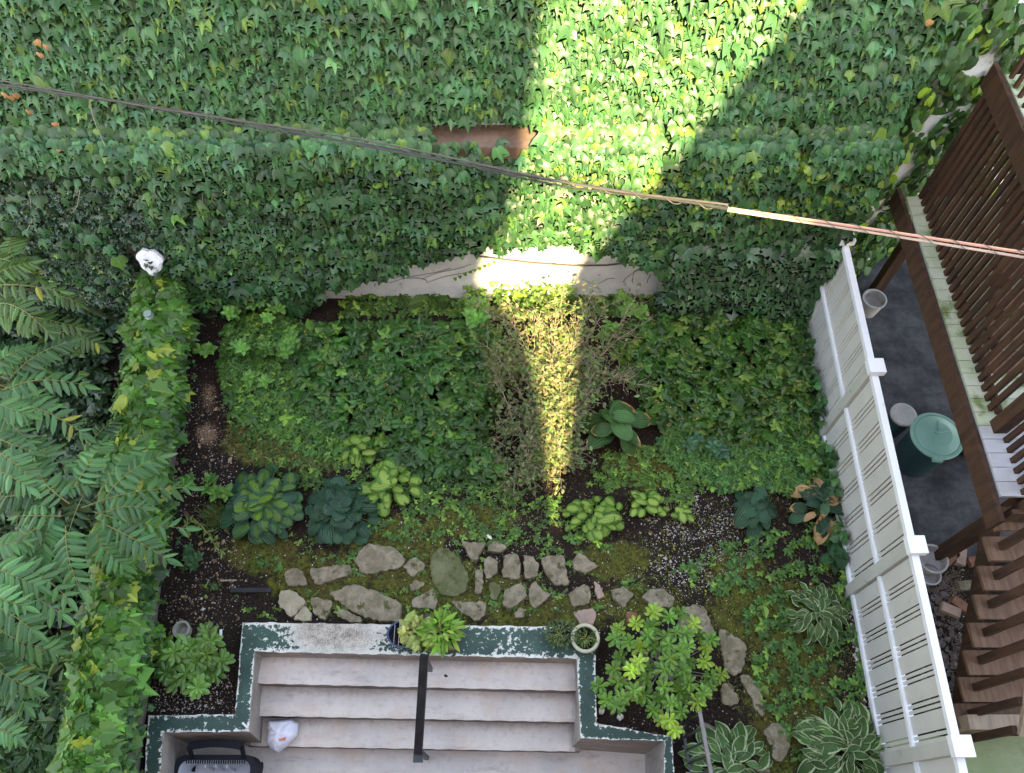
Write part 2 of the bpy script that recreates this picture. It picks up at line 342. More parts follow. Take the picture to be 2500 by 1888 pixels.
IVYM = outline_leaf([(0, .03), (.15, -.16), (.40, -.18), (.36, .02), (.62, .10), (.78, .30), (.55, .36), (.62, .62), (.36, .52), (.28, .72), (0, 1.1)], droop=.2, fold=.14)
OVAT = outline_leaf([(0, 0), (.14, .1), (.28, .28), (.31, .48), (.22, .72), (.09, .9), (0, 1)], droop=.15, fold=.09)
HEART = outline_leaf([(0, .05), (.18, -.06), (.38, .08), (.42, .3), (.30, .6), (.12, .85), (0, 1)], droop=.15, fold=.09)
ROUND = outline_leaf([(0, .06), (.2, -.02), (.42, .12), (.50, .4), (.42, .7), (.22, .92), (0, .98)], droop=.06, fold=.05)
LANCE = outline_leaf([(0, 0), (.08, .12), (.16, .35), (.16, .55), (.10, .78), (.03, .93), (0, 1)], droop=.12, fold=.07)
OBOV = outline_leaf([(0, 0), (.05, .15), (.13, .4), (.20, .62), (.19, .78), (.10, .93), (0, 1)], droop=.12, fold=.06)
BLADE = (np.array([[-.03, 0, 0], [.03, 0, 0], [-.02, .5, .02], [.02, .5, .02], [0, 1, -.05]]), np.array([[0, 1, 3], [0, 3, 2], [2, 3, 4]]), np.array([[-1, 0], [1, 0], [-1, .5], [1, .5], [0, 1.]]))
TINY = (np.array([[0, 0, 0], [.3, .45, -.04], [0, .5, .03], [-.3, .45, -.04], [0, 1, -.05]]), np.array([[0, 1, 2], [0, 2, 3], [2, 1, 4], [3, 2, 4]]), np.array([[0, 0], [1, .5], [0, .5], [-1, .5], [0, 1.]]))
def grid_leaf(wmax, cup=.1, droop=.3, peak=.42, nu=7, nv=9, base=.0, wave=0, pw=.75):
    v = np.linspace(0, 1, nv); 
    wv = wmax*np.sin(np.pi*np.clip(v, 0, 1)**(math.log(.5)/math.log(peak)))**pw; wv[0] = base*wmax; wv[-1] = .0
    U = np.linspace(-1, 1, nu); V = []; UV = []
    for i in range(nv):
        for u in U:
            V.append((u*wv[i], v[i]-(.10*abs(u)**2*math.exp(-v[i]*6)), cup*u*u*(wv[i]/wmax)-droop*v[i]**2.2+.03*math.cos(u*6.28)+wave*math.sin(v[i]*14)*abs(u)**2)); UV.append((u, v[i]))
    T = []
    for i in range(nv-1):
        for j in range(nu-1):
            a = i*nu+j; T += [[a, a+1, a+nu+1], [a, a+nu+1, a+nu]]
    return np.array(V), np.array(T), np.array(UV)
HOSTA = grid_leaf(.46, .05, .10, .46, base=.6, pw=.5); HOSTAN = grid_leaf(.27, .05, .35, .42, base=.25, wave=.02); HOSTAB = grid_leaf(.37, .06, .3, .42, base=.5, wave=.02, pw=.55)
def cols(n, base, vb=.25, hb=.12, yl=None, ylp=0.0):
    c = np.array(base)[None]*np.exp(rng.normal(0, vb, (n, 1)))*np.exp(rng.normal(0, hb, (n, 3))*[1, .4, 1])
    if yl is not None:
        k = rng.random(n) < ylp; c[k] = np.array(yl)*np.exp(rng.normal(0, .2, (k.sum(), 1)))
    return np.clip(c, 0, .9)
def rv(n, s=1.0): return rng.normal(0, s, (n, 3))
# ================================================================== SETTING
capo = {k: P(*v, .1)[:2] for k, v in dict(
    UL=(592, 1520), UR=(1452, 1532), LR=(1456, 1766), RR=(1642, 1800), RB=(1650, 2150),
    LL=(574, 1744), LLo=(362, 1748), LB=(338, 2150),
    iUL=(622, 1591), iUR=(1408, 1608), iLR=(1418, 1803), iRR=(1621, 1809), iRB=(1628, 2150),
    iLL=(607, 1786), iLLo=(398, 1788), iLB=(372, 2150)).items()}
well = [capo[k] for k in ('UL', 'UR', 'LR', 'RR', 'RB', 'LB', 'LLo', 'LL')]
wc = np.mean(well, 0)
# ground: grid with soil / moss / perlite weights
gx = np.concatenate([[-30, -14, -8], np.arange(-6.2, 6.6, .05), [8, 14, 30]]); gy = np.concatenate([[-2.0, -1.], np.arange(-.6, 8.2, .05), [10, 20]])
GX, GY = np.meshgrid(gx, gy); fx, fy = GX.ravel(), GY.ravel()
def topix(X, Y, Z=0.0):
    dz = Z-H; fwd = Y*st - dz*ct; upc = Y*ct + dz*st
    return 1250+F*X/fwd, 944-F*upc/fwd
gpx, gpy = topix(fx, fy)
def blob(x, y, rx, ry): return np.exp(-(((gpx-x)/rx)**2+((gpy-y)/ry)**2))
moss = .0*fx
for bx in [(700, 1090, 170, 60), (640, 1350, 110, 60), (960, 1330, 140, 80), (1060, 1450, 300, 90), (1500, 1370, 110, 60), (1570, 1150, 110, 60), (1870, 1500, 170, 110), (1930, 1680, 130, 190), (1150, 1270, 140, 50), (1800, 1400, 90, 60), (1330, 1500, 200, 60), (780, 1420, 150, 80), (1560, 1480, 130, 60), (1850, 1850, 130, 80), (620, 1050, 60, 40)]: moss = np.maximum(moss, blob(*bx))
perl = .05+0*fx
for bx, k in [((1730, 1310, 120, 110), .45), ((1640, 1400, 90, 60), .5), ((1700, 1410, 70, 60), .6), ((1000, 1230, 90, 40), .3), ((520, 1150, 60, 120), .3), ((500, 1500, 90, 110), .3), ((450, 1720, 130, 60), .45), ((500, 1000, 50, 80), .3), ((1330, 1250, 80, 60), .2), ((560, 1330, 40, 60), .3), ((1500, 1500, 60, 60), .3), ((1560, 1740, 60, 40), .2), ((2090, 1500, 40, 200), .3), ((1690, 1780, 60, 50), .25)]: perl = np.maximum(perl, k*blob(*bx))
lit = .0*fx
for bx, k in [((505, 1060, 40, 40), 1.), ((510, 970, 30, 60), .8), ((600, 1070, 70, 30), .5), ((540, 900, 30, 60), .5), ((2095, 1600, 30, 250), .6), ((2330, 1450, 60, 200), .7), ((500, 1300, 50, 40), .3), ((1900, 1700, 200, 150), .25), ((370, 890, 30, 30), 1)]: lit = np.maximum(lit, k*blob(*bx))
gz = .03*snoise(fx, fy, 1.2, 3)+.012*snoise(fx, fy, .3, 4); gz = gz-.02*perl
gz[(fx > 3.7)] = -.03+.0*fx[(fx > 3.7)]
near = np.zeros(len(fx), bool); big = wc+(np.array(well)-wc)*1.08; near = inpoly(fx, fy, big); gz[near] = np.minimum(gz[near], .0)
shrunk = wc+(np.array(well)-wc)*.955
ins = inpoly(fx, fy, shrunk).reshape(GX.shape)
ny, nx = GX.shape; idx = np.arange(ny*nx).reshape(ny, nx)
keep = ~(ins[:-1, :-1] | ins[1:, :-1] | ins[:-1, 1:] | ins[1:, 1:])
a, b_, c_, d_ = idx[:-1, :-1][keep], idx[:-1, 1:][keep], idx[1:, 1:][keep], idx[1:, :-1][keep]
T = np.vstack([np.c_[a, b_, c_], np.c_[a, c_, d_]])
g = MB(); g.add(np.c_[fx, fy, gz], T, np.c_[np.clip(moss, 0, 1), np.clip(perl, 0, 1), np.clip(lit, 0, 1)])
tag(g.build('ground', MSOIL, smooth=True), kind='structure')
def gh(x, y):
    return .03*snoise(np.asarray(x), np.asarray(y), 1.2, 3)+.012*snoise(np.asarray(x), np.asarray(y), .3, 4)
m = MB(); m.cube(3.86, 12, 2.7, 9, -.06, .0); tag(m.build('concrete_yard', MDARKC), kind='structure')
m = MB(); m.cube(3.86, 12, -2, .86, -.06, .02); tag(m.build('painted_yard_floor', MGREENC), kind='structure')
m = MB(); m.cube(3.9, 12, .86, 2.7, -.3, -.028); o = m.build('yard_strip', MDARKC); bpy.data.objects.remove(o)
# ---- areaway: landing, steps, retaining wall
stairs = empty('concrete_stairs', (float(wc[0]), 1.0, -1.0), 'worn beige concrete steps leading up from the basement landing to the garden', 'steps')
lines = [((610, 1600), (1425, 1619)), ((612, 1667), (1415, 1686)), ((612, 1746), (1408, 1762)), ((612, 1820), (1404, 1834))]
zs = [-.20, -.43, -.66]
for i in range(3):
    z = zs[i]; zb = z
    bl, br = P(*lines[i], 0.0) if False else None, None
    b0, b1 = P(*lines[i][0], z), P(*lines[i][1], z); f0, f1 = P(*lines[i+1][0], z), P(*lines[i+1][1], z)
    sx = .06
    nseg = 24; fr = []
    for k in range(nseg+1):
        t = k/nseg; q = f0+(f1-f0)*t; q = q.copy(); q[1] += .002*math.sin(k*2.1+i); fr.append(q)
    poly = [b1+[sx, .12, 0], b0+[-sx, .12, 0], f0+[-sx, 0, 0]]+fr[1:-1]+[f1+[sx, 0, 0]]
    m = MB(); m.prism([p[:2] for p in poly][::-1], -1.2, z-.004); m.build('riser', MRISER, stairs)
    m = MB(); nu, nv = 70, 14; V = []; CC = []
    for jv in range(nv+1):
        for ju in range(nu+1):
            u, v = ju/nu, jv/nv; bb = b0*(1-u)+b1*u+np.array([0, .06, 0]); ff = f0*(1-u)+f1*u; q = bb*(1-v)+ff*v
            if jv == nv: q = q+[0, -.006+.003*math.sin(ju*1.3+i), 0]
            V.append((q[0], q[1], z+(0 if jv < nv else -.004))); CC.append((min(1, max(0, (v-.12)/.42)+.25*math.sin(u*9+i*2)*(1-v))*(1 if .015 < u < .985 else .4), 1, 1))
    T = []
    for jv in range(nv):
        for ju in range(nu):
            a = jv*(nu+1)+ju; T += [[a, a+nu+1, a+nu+2], [a, a+nu+2, a+1]]
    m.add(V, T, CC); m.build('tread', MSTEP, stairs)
m = MB(); L0 = P(340, 1700, -.9); R0 = P(1700, 1700, -.9)
m.cube(L0[0]-.3, R0[0]+.3, -2.3, 1.9, -1.15, -.9)
tag(m.build('landing', MSTEP), kind='structure')
rw = empty('retaining_wall', (float(capo['UL'][0]), float(capo['UL'][1]), 0), 'low retaining wall around the sunken steps with chipped green painted top', 'retaining wall')
segs = [('UL', 'UR', 'iUR', 'iUL'), ('UR', 'LR', 'iLR', 'iUR'), ('LR', 'RR', 'iRR', 'iLR'), ('RR', 'RB', 'iRB', 'iRR'), ('iUL', 'iLL', 'LL', 'UL'), ('iLL', 'iLLo', 'LLo', 'LL'), ('iLLo', 'iLB', 'LB', 'LLo')]
batter = {'iUL': (612, 1606), 'iUR': (1425, 1622), 'iLR': (1391, 1830), 'iRR': (1575, 1842), 'iRB': (1590, 2150), 'iLL': (617, 1822), 'iLLo': (425, 1815), 'iLB': (400, 2150)}
bz = {'iUL': -.2, 'iUR': -.2, 'iLR': -.9, 'iRR': -.9, 'iRB': -.9, 'iLL': -.9, 'iLLo': -.9, 'iLB': -.9}
def low(k):
    if k not in batter: return capo[k]
    b0 = P(*batter[k], bz[k])[:2]; tt = capo[k]; d = (b0-tt)/abs(bz[k]-.06); 
    if k in ('iUL', 'iUR'): d = d*0+[0, 0]
    return tt+np.clip(d, -.1, .1)*1.16
bw = MB()
for s_ in segs:
    bw.prism([capo[k] for k in s_], -1.1, .058, [low(k) for k in s_])
bw.build('wall_body', MWALLC, rw)
for s_ in segs:
    q = [capo[k] for k in s_]; A, B, D, E = [np.array(x) for x in q]; L = max(np.linalg.norm(B-A), np.linalg.norm(E-D)); Wd = np.linalg.norm(A-E)
    nu, nv = max(6, int(L/.05)), max(5, int(Wd/.05)); V = []; CC = []
    for i in range(nv+1):
        for j in range(nu+1):
            u, v = j/nu, i/nv; p = (A*(1-u)+B*u)*(1-v)+(E*(1-u)+D*u)*v; jit = 0
            nrm = (E-A)/Wd
            if i in (0, nv): p = p+nrm*(.006*math.sin(j*1.7)+.006*math.sin(j*.61+1))*(1 if i == 0 else -1)
            px, py = topix(p[0], p[1], .1)
            wr = math.exp(-(((px-860)/85)**2+((py-1550)/60)**2))+.9*math.exp(-(((px-760)/60)**2+((py-1535)/60)**2))+.25*math.exp(-(((px-1240)/60)**2+((py-1580)/30)**2))
            V.append((p[0], p[1], .1)); CC.append((min(wr, 1), max(0, 1-6*min(v, 1-v)) if Wd > .25 else max(0, 1-4*min(v, 1-v)), 0))
    T = []
    for i in range(nv):
        for j in range(nu):
            a = i*(nu+1)+j; T += [[a, a+nu+1, a+nu+2], [a, a+nu+2, a+1]]
    m = MB(); m.add(V, T, CC); n0 = len(V)
    m.prism([x for x in q], .059, .098); 
    m.build('coping', MPAINT, rw)
# ---- slabs added for unseen houses behind camera; notch shaped to the sun patch
YH = -2.0; Z0 = -1.0
def shad(xw, zw):
    t = (YW-YH)/LDY; return (xw-LDX*t, zw+t*hl*math.tan(SUN_EL))
notL = [shad(*p) for p in [(.72, 7.5), (.30, 4.6), (.12, 3.0), (-.08, 2.0), (-.34, 1.1), (-.48, .55), (-.36, .22), (.0, -.12), (.14, -1.2), (.17, -3.3)]]
notR = [shad(*p) for p in [(3.9, 7.5), (2.5, 4.6), (1.72, 3.0), (1.08, 1.8), (.86, 1.0), (.70, .2), (.17, -3.3)]]
top = 13.9
apx = notL[-1]
def sun_mask(name, poly, label):
    poly = np.array(poly); root = empty(name, (float(poly[:, 0].mean()), YH-1.5, Z0), label, 'house')
    from mathutils.geometry import tessellate_polygon
    tris = tessellate_polygon([[Vector((p[0], p[1], 0)) for p in poly]]); n = len(poly)
    yo = .0 if 'left' in label else .31
    m = MB(); V = [(p[0], YH-yo, p[1]) for p in poly]+[(p[0]+.3*LDX*-1, YH-.3-yo, p[1]) for p in poly]
    T = [list(t) for t in tris]+[[t[0]+n, t[2]+n, t[1]+n] for t in tris]
    for i in range(n):
        j = (i+1) % n; T += [[i, j, j+n], [i, j+n, i+n]]
    m.add(V, T); m.build('wall', MCLAY, root); return root
xs = apx[0]
lt = notL[0]; rt = notR[0]
sun_mask('sun_mask_slab', [(-9.5, Z0), (xs-.003, Z0), (xs-.003, apx[1])]+[p for p in notL[::-1][1:] if p[1] < top]+[(notL[1][0]-.2, top), (-9.5, top)], 'unseen slab added to shape the sun patch, at the left behind the viewer, out of the photo')
sun_mask('sun_mask_slab', [(xs-.15, Z0), (10.5, Z0), (10.5, top), (notR[1][0]+.3, top)]+[p for p in notR[1:] if p[1] < top]+[(xs-.15, apx[1]-.1)], 'unseen slab added to shape the sun patch, at the right behind the viewer, out of the photo')
# ---- back wall with ledge, angled neighbour wall
bwl = empty('back_wall', (0, YW, 0), 'tall whitewashed back wall behind the ivy', 'wall')
m = MB(); m.cube(-13, 4.0, YW, YW+.3, -.1, 2.798); m.build('lower_wall', MWHITEW, bwl)
m = MB(); m.cube(-13, 4.0, YW+.13, YW+.33, 2.962, 6.4); m.build('upper_wall', MWHITEW, bwl)
m = MB(); m.cube(-13, 3.7, YW-.20, YW+.128, 2.80, 2.96); m.build('ledge', MLEDGE, bwl)
AZ = math.atan(1.61); wd = np.array([math.sin(AZ), math.cos(AZ), 0])
nw = empty('side_wall', (4.0, YW, 0), 'angled whitewashed wall behind the wooden deck', 'wall')
m = MB(); s0 = np.array([4.02, YW+.02, 0]); s1 = s0+wd*7
nrm2 = np.array([wd[1], -wd[0], 0])
q = [s0, s1, s1-nrm2*.25, s0-nrm2*.25]; m.prism([p[:2] for p in q], -.1, 6.2); m.build('wall_face', MWHITEW, nw)
# ================================================================== IVY ON THE WALLS
def wall_ivy(name, n, xr, zr, tpl, size, base, mat, label, gap=None, off=(.02, .16), yl=None, ylp=0, vb=.28, fac=None, cat='ivy', Yf=YW, shade=None, tipj=.17, spread=.13, sub=None):
    k = int(n*1.0); X = rng.uniform(*xr, k); Z = rng.uniform(*zr, k)
    if gap is not None:
        kp = gap(X, Z); X, Z = X[kp], Z[kp]
    k = len(X); bulge = .5+.5*snoise(X, Z, 1.1, 11)+.25*snoise(X, Z, .35, 12)
    o_ = off[0]+(off[1]-off[0])*np.clip(rng.random(k)**.8*.8+.35*bulge, 0, 1.4)
    Yv = (Yf(X, Z) if callable(Yf) else Yf)-o_
    pos = np.c_[X, Yv, Z]
    tip = np.array([0, -.80, -.60])+rv(k, tipj)*[1.6, .9, 1.1]; nr = np.array([0, -.55, .80])+rv(k, spread*1.9)
    c = cols(k, base, vb, .10, yl, ylp)*(1+.22*snoise(X, Z, .8, 21)[:, None]); c = np.clip(c, .003, .9)
    sz = size*np.exp(rng.normal(0, .2, k)); m = MB(); tl = tpl if isinstance(tpl, list) else [tpl]; sel = rng.integers(0, len(tl), k)
    for i, t_ in enumerate(tl):
        q = sel == i; m.leaves(t_, pos[q], tip[q], nr[q], sz[q], c[q], np.exp(rng.normal(0, .12, q.sum())))
    o = m.build(name, mat, smooth=True, origin=(float(np.mean(xr)), Yf if not callable(Yf) else YW, float(zr[0])))
    return tag(o, label, cat)
def yup(X, Z): return np.where(Z > 2.95, YW+.12, YW-.0)-.09*(np.clip((2.95-Z)/1.2, 0, 1))*(Z < 2.95)
# exposed patches of the white wall
def gap_lower(X, Z):
    edge = .50+.17*np.sin(X*1.1+.6)+.10*snoise(X, Z, .5, 31)
    # bare band at the foot of the wall between x=-2.6 and 1.9
    top_b = np.interp(X, [-3.0, -2.6, -1.9, -1.2, -.5, .3, .9, 1.4, 1.9, 2.2], [-.1, .50, .92, 1.22, 1.52, 1.68, 1.46, 1.36, 1.15, -.1])+.06*snoise(X, Z, .25, 32)
    k = (Z > top_b)
    hole = (((X+4.60)/.16)**2+((Z-1.2)/.30)**2) < 1+.5*snoise(X, Z, .2, 33); return k & ~hole
def gap_ledge(X, Z):
    k = gap_lower(X, Z); e = ((X > -.80) & (X < .30) & (Z > 2.80+.04*snoise(X, Z, .3, 41)))|((X > 2.85) & (X < 3.1) & (Z > 2.78)); return k & ~(e & (rng.random(len(X)) < .93))
def gap_upper(X, Z):
    thin = (snoise(X, Z, .5, 51) > .95) & (X < 0) & (rng.random(len(X)) < .8)
    c_ = (X > 3.55-.0*Z)&(rng.random(len(X)) < .75)
    win = (Z < 3.27+.05*snoise(X, Z, .35, 52)) & (((X > -.80) & (X < .30)) | ((X > 2.85) & (X < 3.1)) | ((X > 1.5) & (X < 1.65))) & (snoise(X, Z, .18, 53) > -.75)
    return ~(thin | win)
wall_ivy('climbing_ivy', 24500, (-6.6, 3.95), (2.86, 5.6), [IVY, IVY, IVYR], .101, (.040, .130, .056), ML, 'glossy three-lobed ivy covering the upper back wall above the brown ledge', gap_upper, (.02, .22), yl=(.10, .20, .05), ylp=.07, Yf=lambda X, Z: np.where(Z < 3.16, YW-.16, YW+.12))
def gl2(X, Z): return gap_ledge(X, Z) & ((X > -4.0+.25*snoise(X, Z, .8, 66)) | (rng.random(len(X)) < .07))
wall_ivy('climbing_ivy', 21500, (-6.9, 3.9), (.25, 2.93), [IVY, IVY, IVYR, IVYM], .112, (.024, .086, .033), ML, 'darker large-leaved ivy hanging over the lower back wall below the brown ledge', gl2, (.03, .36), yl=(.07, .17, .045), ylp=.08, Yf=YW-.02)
def gl3(X, Z): return gap_lower(X, Z) & (snoise(X, Z, .6, 61) > -1.1)
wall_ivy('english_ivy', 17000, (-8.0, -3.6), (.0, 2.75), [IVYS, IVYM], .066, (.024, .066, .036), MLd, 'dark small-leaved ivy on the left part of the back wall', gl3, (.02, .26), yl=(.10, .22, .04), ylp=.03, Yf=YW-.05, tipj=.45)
wall_ivy('creeping_vine', 3600, (-1.5, 3.9), (2.1, 2.95), [ROUND, IVYR], .062, (.075, .165, .022), MLm, 'yellow-green small-leaved creeper fringing the brown ledge', lambda X, Z: (snoise(X, Z, .5, 71) > .1) & ((X > 1.2) | (Z > 2.6)) & ~((X > -.8) & (X < .3) & (Z > 2.75)), (.12, .36), yl=(.15, .24, .04), ylp=.3, Yf=YW-.06, tipj=.5)
wall_ivy('creeping_vine', 3600, (-6.6, 3.9), (2.84, 3.20), [IVYR, IVY], .12, (.045, .12, .045), ML, 'leaves of ivy folding over the brown ledge', lambda X, Z: ~(((X > -.82) & (X < .30)) | ((X > 2.85) & (X < 3.1)) | ((X > 1.5) & (X < 1.65))) | (snoise(X, Z, .15, 54) > .9), (.0, .10), yl=(.12, .22, .04), ylp=.12, Yf=lambda X, Z: np.where(Z < 3.0, YW-.19, YW-.16+.5*(Z-3.0)))
# foot fringe
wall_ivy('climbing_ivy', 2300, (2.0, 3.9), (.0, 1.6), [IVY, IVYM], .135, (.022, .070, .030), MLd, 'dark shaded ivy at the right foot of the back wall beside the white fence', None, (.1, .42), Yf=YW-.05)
# angled wall creeper
def side_ivy():
    k = 9500; S = rng.uniform(-.1, 6.5, k); Z = rng.uniform(.0, 5.9, k)
    nz = snoise(S*1.0+Z*.4, (Z-S*.3)*2.0, 1.5, 81); bare = (nz > .12) & (S > .25); kp = ~bare; S, Z = S[kp], Z[kp]; k = len(S)
    pos = s0+wd*S[:, None]+nrm2*(rng.uniform(.02, .16, k))[:, None]; pos[:, 2] = Z
    tip = np.array([-.1, -.3, -.9])+rv(k, .35); nr = nrm2+[0, 0, .6]+rv(k, .3)
    m = MB(); c = cols(k, (.040, .115, .035), .3, .1, (.20, .36, .05), .12); sz = .105*np.exp(rng.normal(0, .22, k)); s_ = rng.random(k) < .6
    m.leaves(ROUND, pos[s_], tip[s_], nr[s_], sz[s_], c[s_]); m.leaves(IVYR, pos[~s_], tip[~s_], nr[~s_], sz[~s_]*1.15, c[~s_])
    tag(m.build('creeping_vine', MLm, origin=(4, YW, 0)), 'round-leaved creeper with bare white patches on the angled wall behind the deck', 'creeper')
side_ivy()
# bare vines and twigs over the ivy
def wander(p, d, n, step, jit, grav=0):
    p = np.array(p, float); d = np.array(d, float); out = [p.copy()]
    for i in range(n):
        d = d+rng.normal(0, jit, 3)+[0, 0, grav]; d /= np.linalg.norm(d); p = p+d*step; out.append(p.copy())
    return np.array(out)
m = MB()
for pts in ([(218, 250), (232, 300), (262, 370), (300, 420), (365, 470)], [(490, 430), (496, 500)], [(195, 465), (190, 500), (178, 520)], [(60, 445), (75, 490), (78, 540), (60, 575)], [(78, 540), (92, 570)], [(110, 495), (85, 512), (78, 515)], [(130, 600), (180, 605), (225, 590)]):
    q = Wp([p[0] for p in pts], [p[1] for p in pts], YW-.36); m.tube(q, .006, 4, r1=.003)
tag(m.build('dry_vine', MTWIGG, origin=Wp(230, 300, YW-.3)), 'pale bare runner trailing over the dark ivy at the left', 'vine')
m = MB()
for x, y in [(68, 270), (130, 300), (23, 235), (8, 228), (142, 366), (76, 380), (85, 100), (110, 110), (95, 130), (35, 230), (612, 50)][:11]:
    if y == 50: x = 2275
    k = 1; m.leaves(IVYR, Wp(x, y, YW-.38)[None], np.array([[rng.normal(0, .3), -.3, -1]]), np.array([[0, -.7, .6]]), .06, cols(1, (.50, .25, .13), .15, .05))
tag(m.build('withered_leaves', MLm, origin=Wp(68, 270, YW-.3)), 'orange-brown withered leaves on the ivy at the upper left', 'dead leaves', kind='stuff')
# thin vine stems on the bare wall foot
m = MB()
for x0, y0 in [(1500, 680), (1520, 690), (1545, 690), (1580, 690)]:
    q = Wp(x0, y0, YW-.02); m.tube(wander(q, (rng.normal(0, .5), 0, 1), 12, .07, .25), .005, 4)
tag(m.build('vine_stems', MBARK, origin=Wp(1540, 690, YW)), 'thin bare vine stems on the right end of the white wall foot', 'vine')
m = MB()
for x0, y0 in [(880, 700), (900, 690), (915, 700), (935, 690), (860, 715)]:
    q = Wp(x0, y0, YW-.02); m.tube(wander(q, (rng.normal(0, .5), 0, 1), 12, .07, .25), .005, 4)
for (x0, y0, x1, y1) in [(1150, 645, 1030, 680), (1170, 655, 1040, 690), (1100, 655, 950, 690)]:
    m.tube(Wp(np.linspace(x0, x1, 8), np.linspace(y0, y1, 8)+2*np.sin(np.arange(8)), YW-.02), .004, 4)
tag(m.build('vine_stems', MBARK, origin=Wp(900, 700, YW)), 'thin bare vine stems on the left end of the white wall foot', 'vine')
m = MB(); xs_ = np.array([1170, 1230, 1300, 1400, 1480, 1540, 1600]); ys_ = np.array([626, 634, 642, 649, 648, 641, 630]); m.tube(Wp(xs_, ys_, YW-.05), .012, 6)
tag(m.build('wall_cable', MCABB, origin=Wp(1400, 649, YW)), 'dark cable sagging across the bare white wall foot', 'cable')
m = MB()
for x, y in [(1110+12*i, 678-5*i) for i in range(9)]: m.leaves(HEART, Wp(x, y, YW-.04)[None], np.array([[.3, -.2, -1]])+rv(1, .2), np.array([[0, -.8, .5]]), .06, cols(1, (.09, .2, .04), .2))
tag(m.build('creeper_strand', MLm, origin=Wp(1150, 665, YW)), 'single strand of small creeper leaves on the white wall', 'creeper')
# ================================================================== LEFT FENCE UNDER IVY
fa, fb = np.array([-4.50, 6.2, 0]), np.array([-3.90, .1, 0]); fdir = (fb-fa)/np.linalg.norm(fb-fa); fn = np.array([-fdir[1], fdir[0], 0])
lf = empty('timber_fence', tuple(fa), 'weathered low timber fence buried under ivy at the left', 'fence')
for k in range(3):
    m = MB(); m.box(fa+fn*(.15+.0)+[0, 0, .13+.22*k], fb+fdir*.3+fn*.15+[0, 0, .13+.22*k], .035, .20); m.build('board', MWEATH, lf)
m = MB(); m.box(fa+[0, 0, .71], fb+fdir*.3+[0, 0, .71], .34, .06); m.build('top_board', MWOOD3, lf)
m = MB(); m.box(fa-fn*.15+[0, 0, .34], fb+fdir*.3-fn*.15+[0, 0, .34], .035, .66); m.build('board', MWEATH, lf)
def hedge():
    k = 3700; t = rng.uniform(-.02, 1.0, k); L = np.linalg.norm(fb-fa); s_ = rng.uniform(-1, 1, k)
    edge_fade = np.interp(t, [0, .5, .93, 1.0], [1, .95, .85, .5])
    wdt = .285*(1+.22*snoise(t*6, t*0, 1., 91))*edge_fade
    zz = .80+.18*np.sqrt(np.clip(1-s_**2, 0, 1))+.05*snoise(t*8, s_, 1, 92)-.62*np.clip(abs(s_)-.62, 0, 1)*rng.random(k)*1.6
    pos = fa+(fb-fa)*t[:, None]+fn*(s_*wdt+-np.interp(t, [0, .6, 1], [-.04, -.02, .02]))[:, None]; pos[:, 2] = zz-.14*rng.random(k)**1.5+.04*rng.random(k)
    kp = ~((abs(t-.60) < .012) & (s_ > .3)); kp &= ~((t > .955) & (s_ > -.1)); kp &= ~((((t-.25)/.02)**2+((s_)/.25)**2) < 1)
    pos, s_, t = pos[kp], s_[kp], t[kp]; k = len(pos)
    out = fn*s_[:, None]
    tip = out*1.2+rv(k, .55)*[1, 1, .3]+[0, -.25, -.3]; nr = np.array([0, 0, 1.])+out*.7+rv(k, .42)
    c = cols(k, (.062, .170, .032), .34, .09, (.28, .36, .06), .05)
    c *= np.interp(t, [0, .45, .7, 1], [.85, .95, 1.0, 1.1])[:, None]; sz = .118*np.exp(rng.normal(0, .2, k)); m = MB(); q = rng.random(k) < .5
    m.leaves(IVYM, pos[q], tip[q], nr[q], sz[q], c[q]); m.leaves(IVY, pos[~q], tip[~q], nr[~q], sz[~q], c[~q])
    k2 = 1500; t = rng.uniform(0, .96, k2); s_ = rng.uniform(-1.2, 1.2, k2); p2 = fa+(fb-fa)*t[:, None]+fn*(s_*.34)[:, None]; p2[:, 2] = .78-.5*np.clip(abs(s_)-.8, 0, 1)*2*rng.random(k2)
    m.leaves(IVYS, p2, rv(k2, .6)+fn*s_[:, None], np.array([0, 0, 1.])+rv(k2, .35), .07*np.exp(rng.normal(0, .2, k2)), cols(k2, (.03, .085, .03), .3))
    tag(m.build('ivy_hedge', ML, origin=tuple(fa)), 'bright green ivy mounded along the low timber fence at the left', 'ivy')
hedge()
m = MB(); jp = P(372, 783, .92)
m.lathe([(0, 0), (.05, 0), (.055, .02), (.055, .1), (.045, .115), (.045, .14), (.048, .14), (.048, .155), (.0, .155)], jp, 20)
tag(m.build('glass_jar', MGLASS, origin=tuple(jp), smooth=False), 'small glass jar sitting on top of the ivy hedge', 'jar')
pc = Wp(366, 640, YW-.42); m = MB(); n_ = 26; a_ = np.arange(n_)/n_*6.283; rr_ = .145*(1+.10*np.sin(a_*3+.5)+.07*np.sin(a_*7+1)+rng.normal(0, .02, n_))
u_ = np.array([1, 0, 0.]); v_ = np.array([0, .35, .94]); nn_ = np.array([0, -.94, .35]); ring = pc+(rr_*np.cos(a_))[:, None]*u_+(rr_*1.15*np.sin(a_))[:, None]*v_; V = np.vstack([ring-nn_*.05, ring, pc+(ring-pc)*.8+nn_*.02, [pc+nn_*.025]]); T = []
for r0_ in (0, 1):
    for i in range(n_): j = (i+1) % n_; A, B, D, E = r0_*n_+i, r0_*n_+j, (r0_+1)*n_+j, (r0_+1)*n_+i; T += [[A, B, D], [A, D, E]]
for i in range(n_): T.append([2*n_+i, 2*n_+(i+1) % n_, 3*n_])
m.add(V, T); tag(m.build('plaster_plaque', colmat('white_plaster', (.80, .81, .84), (.72, .74, .78), 6, .7, .3, bs=.5, bd=.01), origin=tuple(pc)), 'round ragged white plaster piece in the dark ivy above the hedge end', 'plaque')
m = MB()
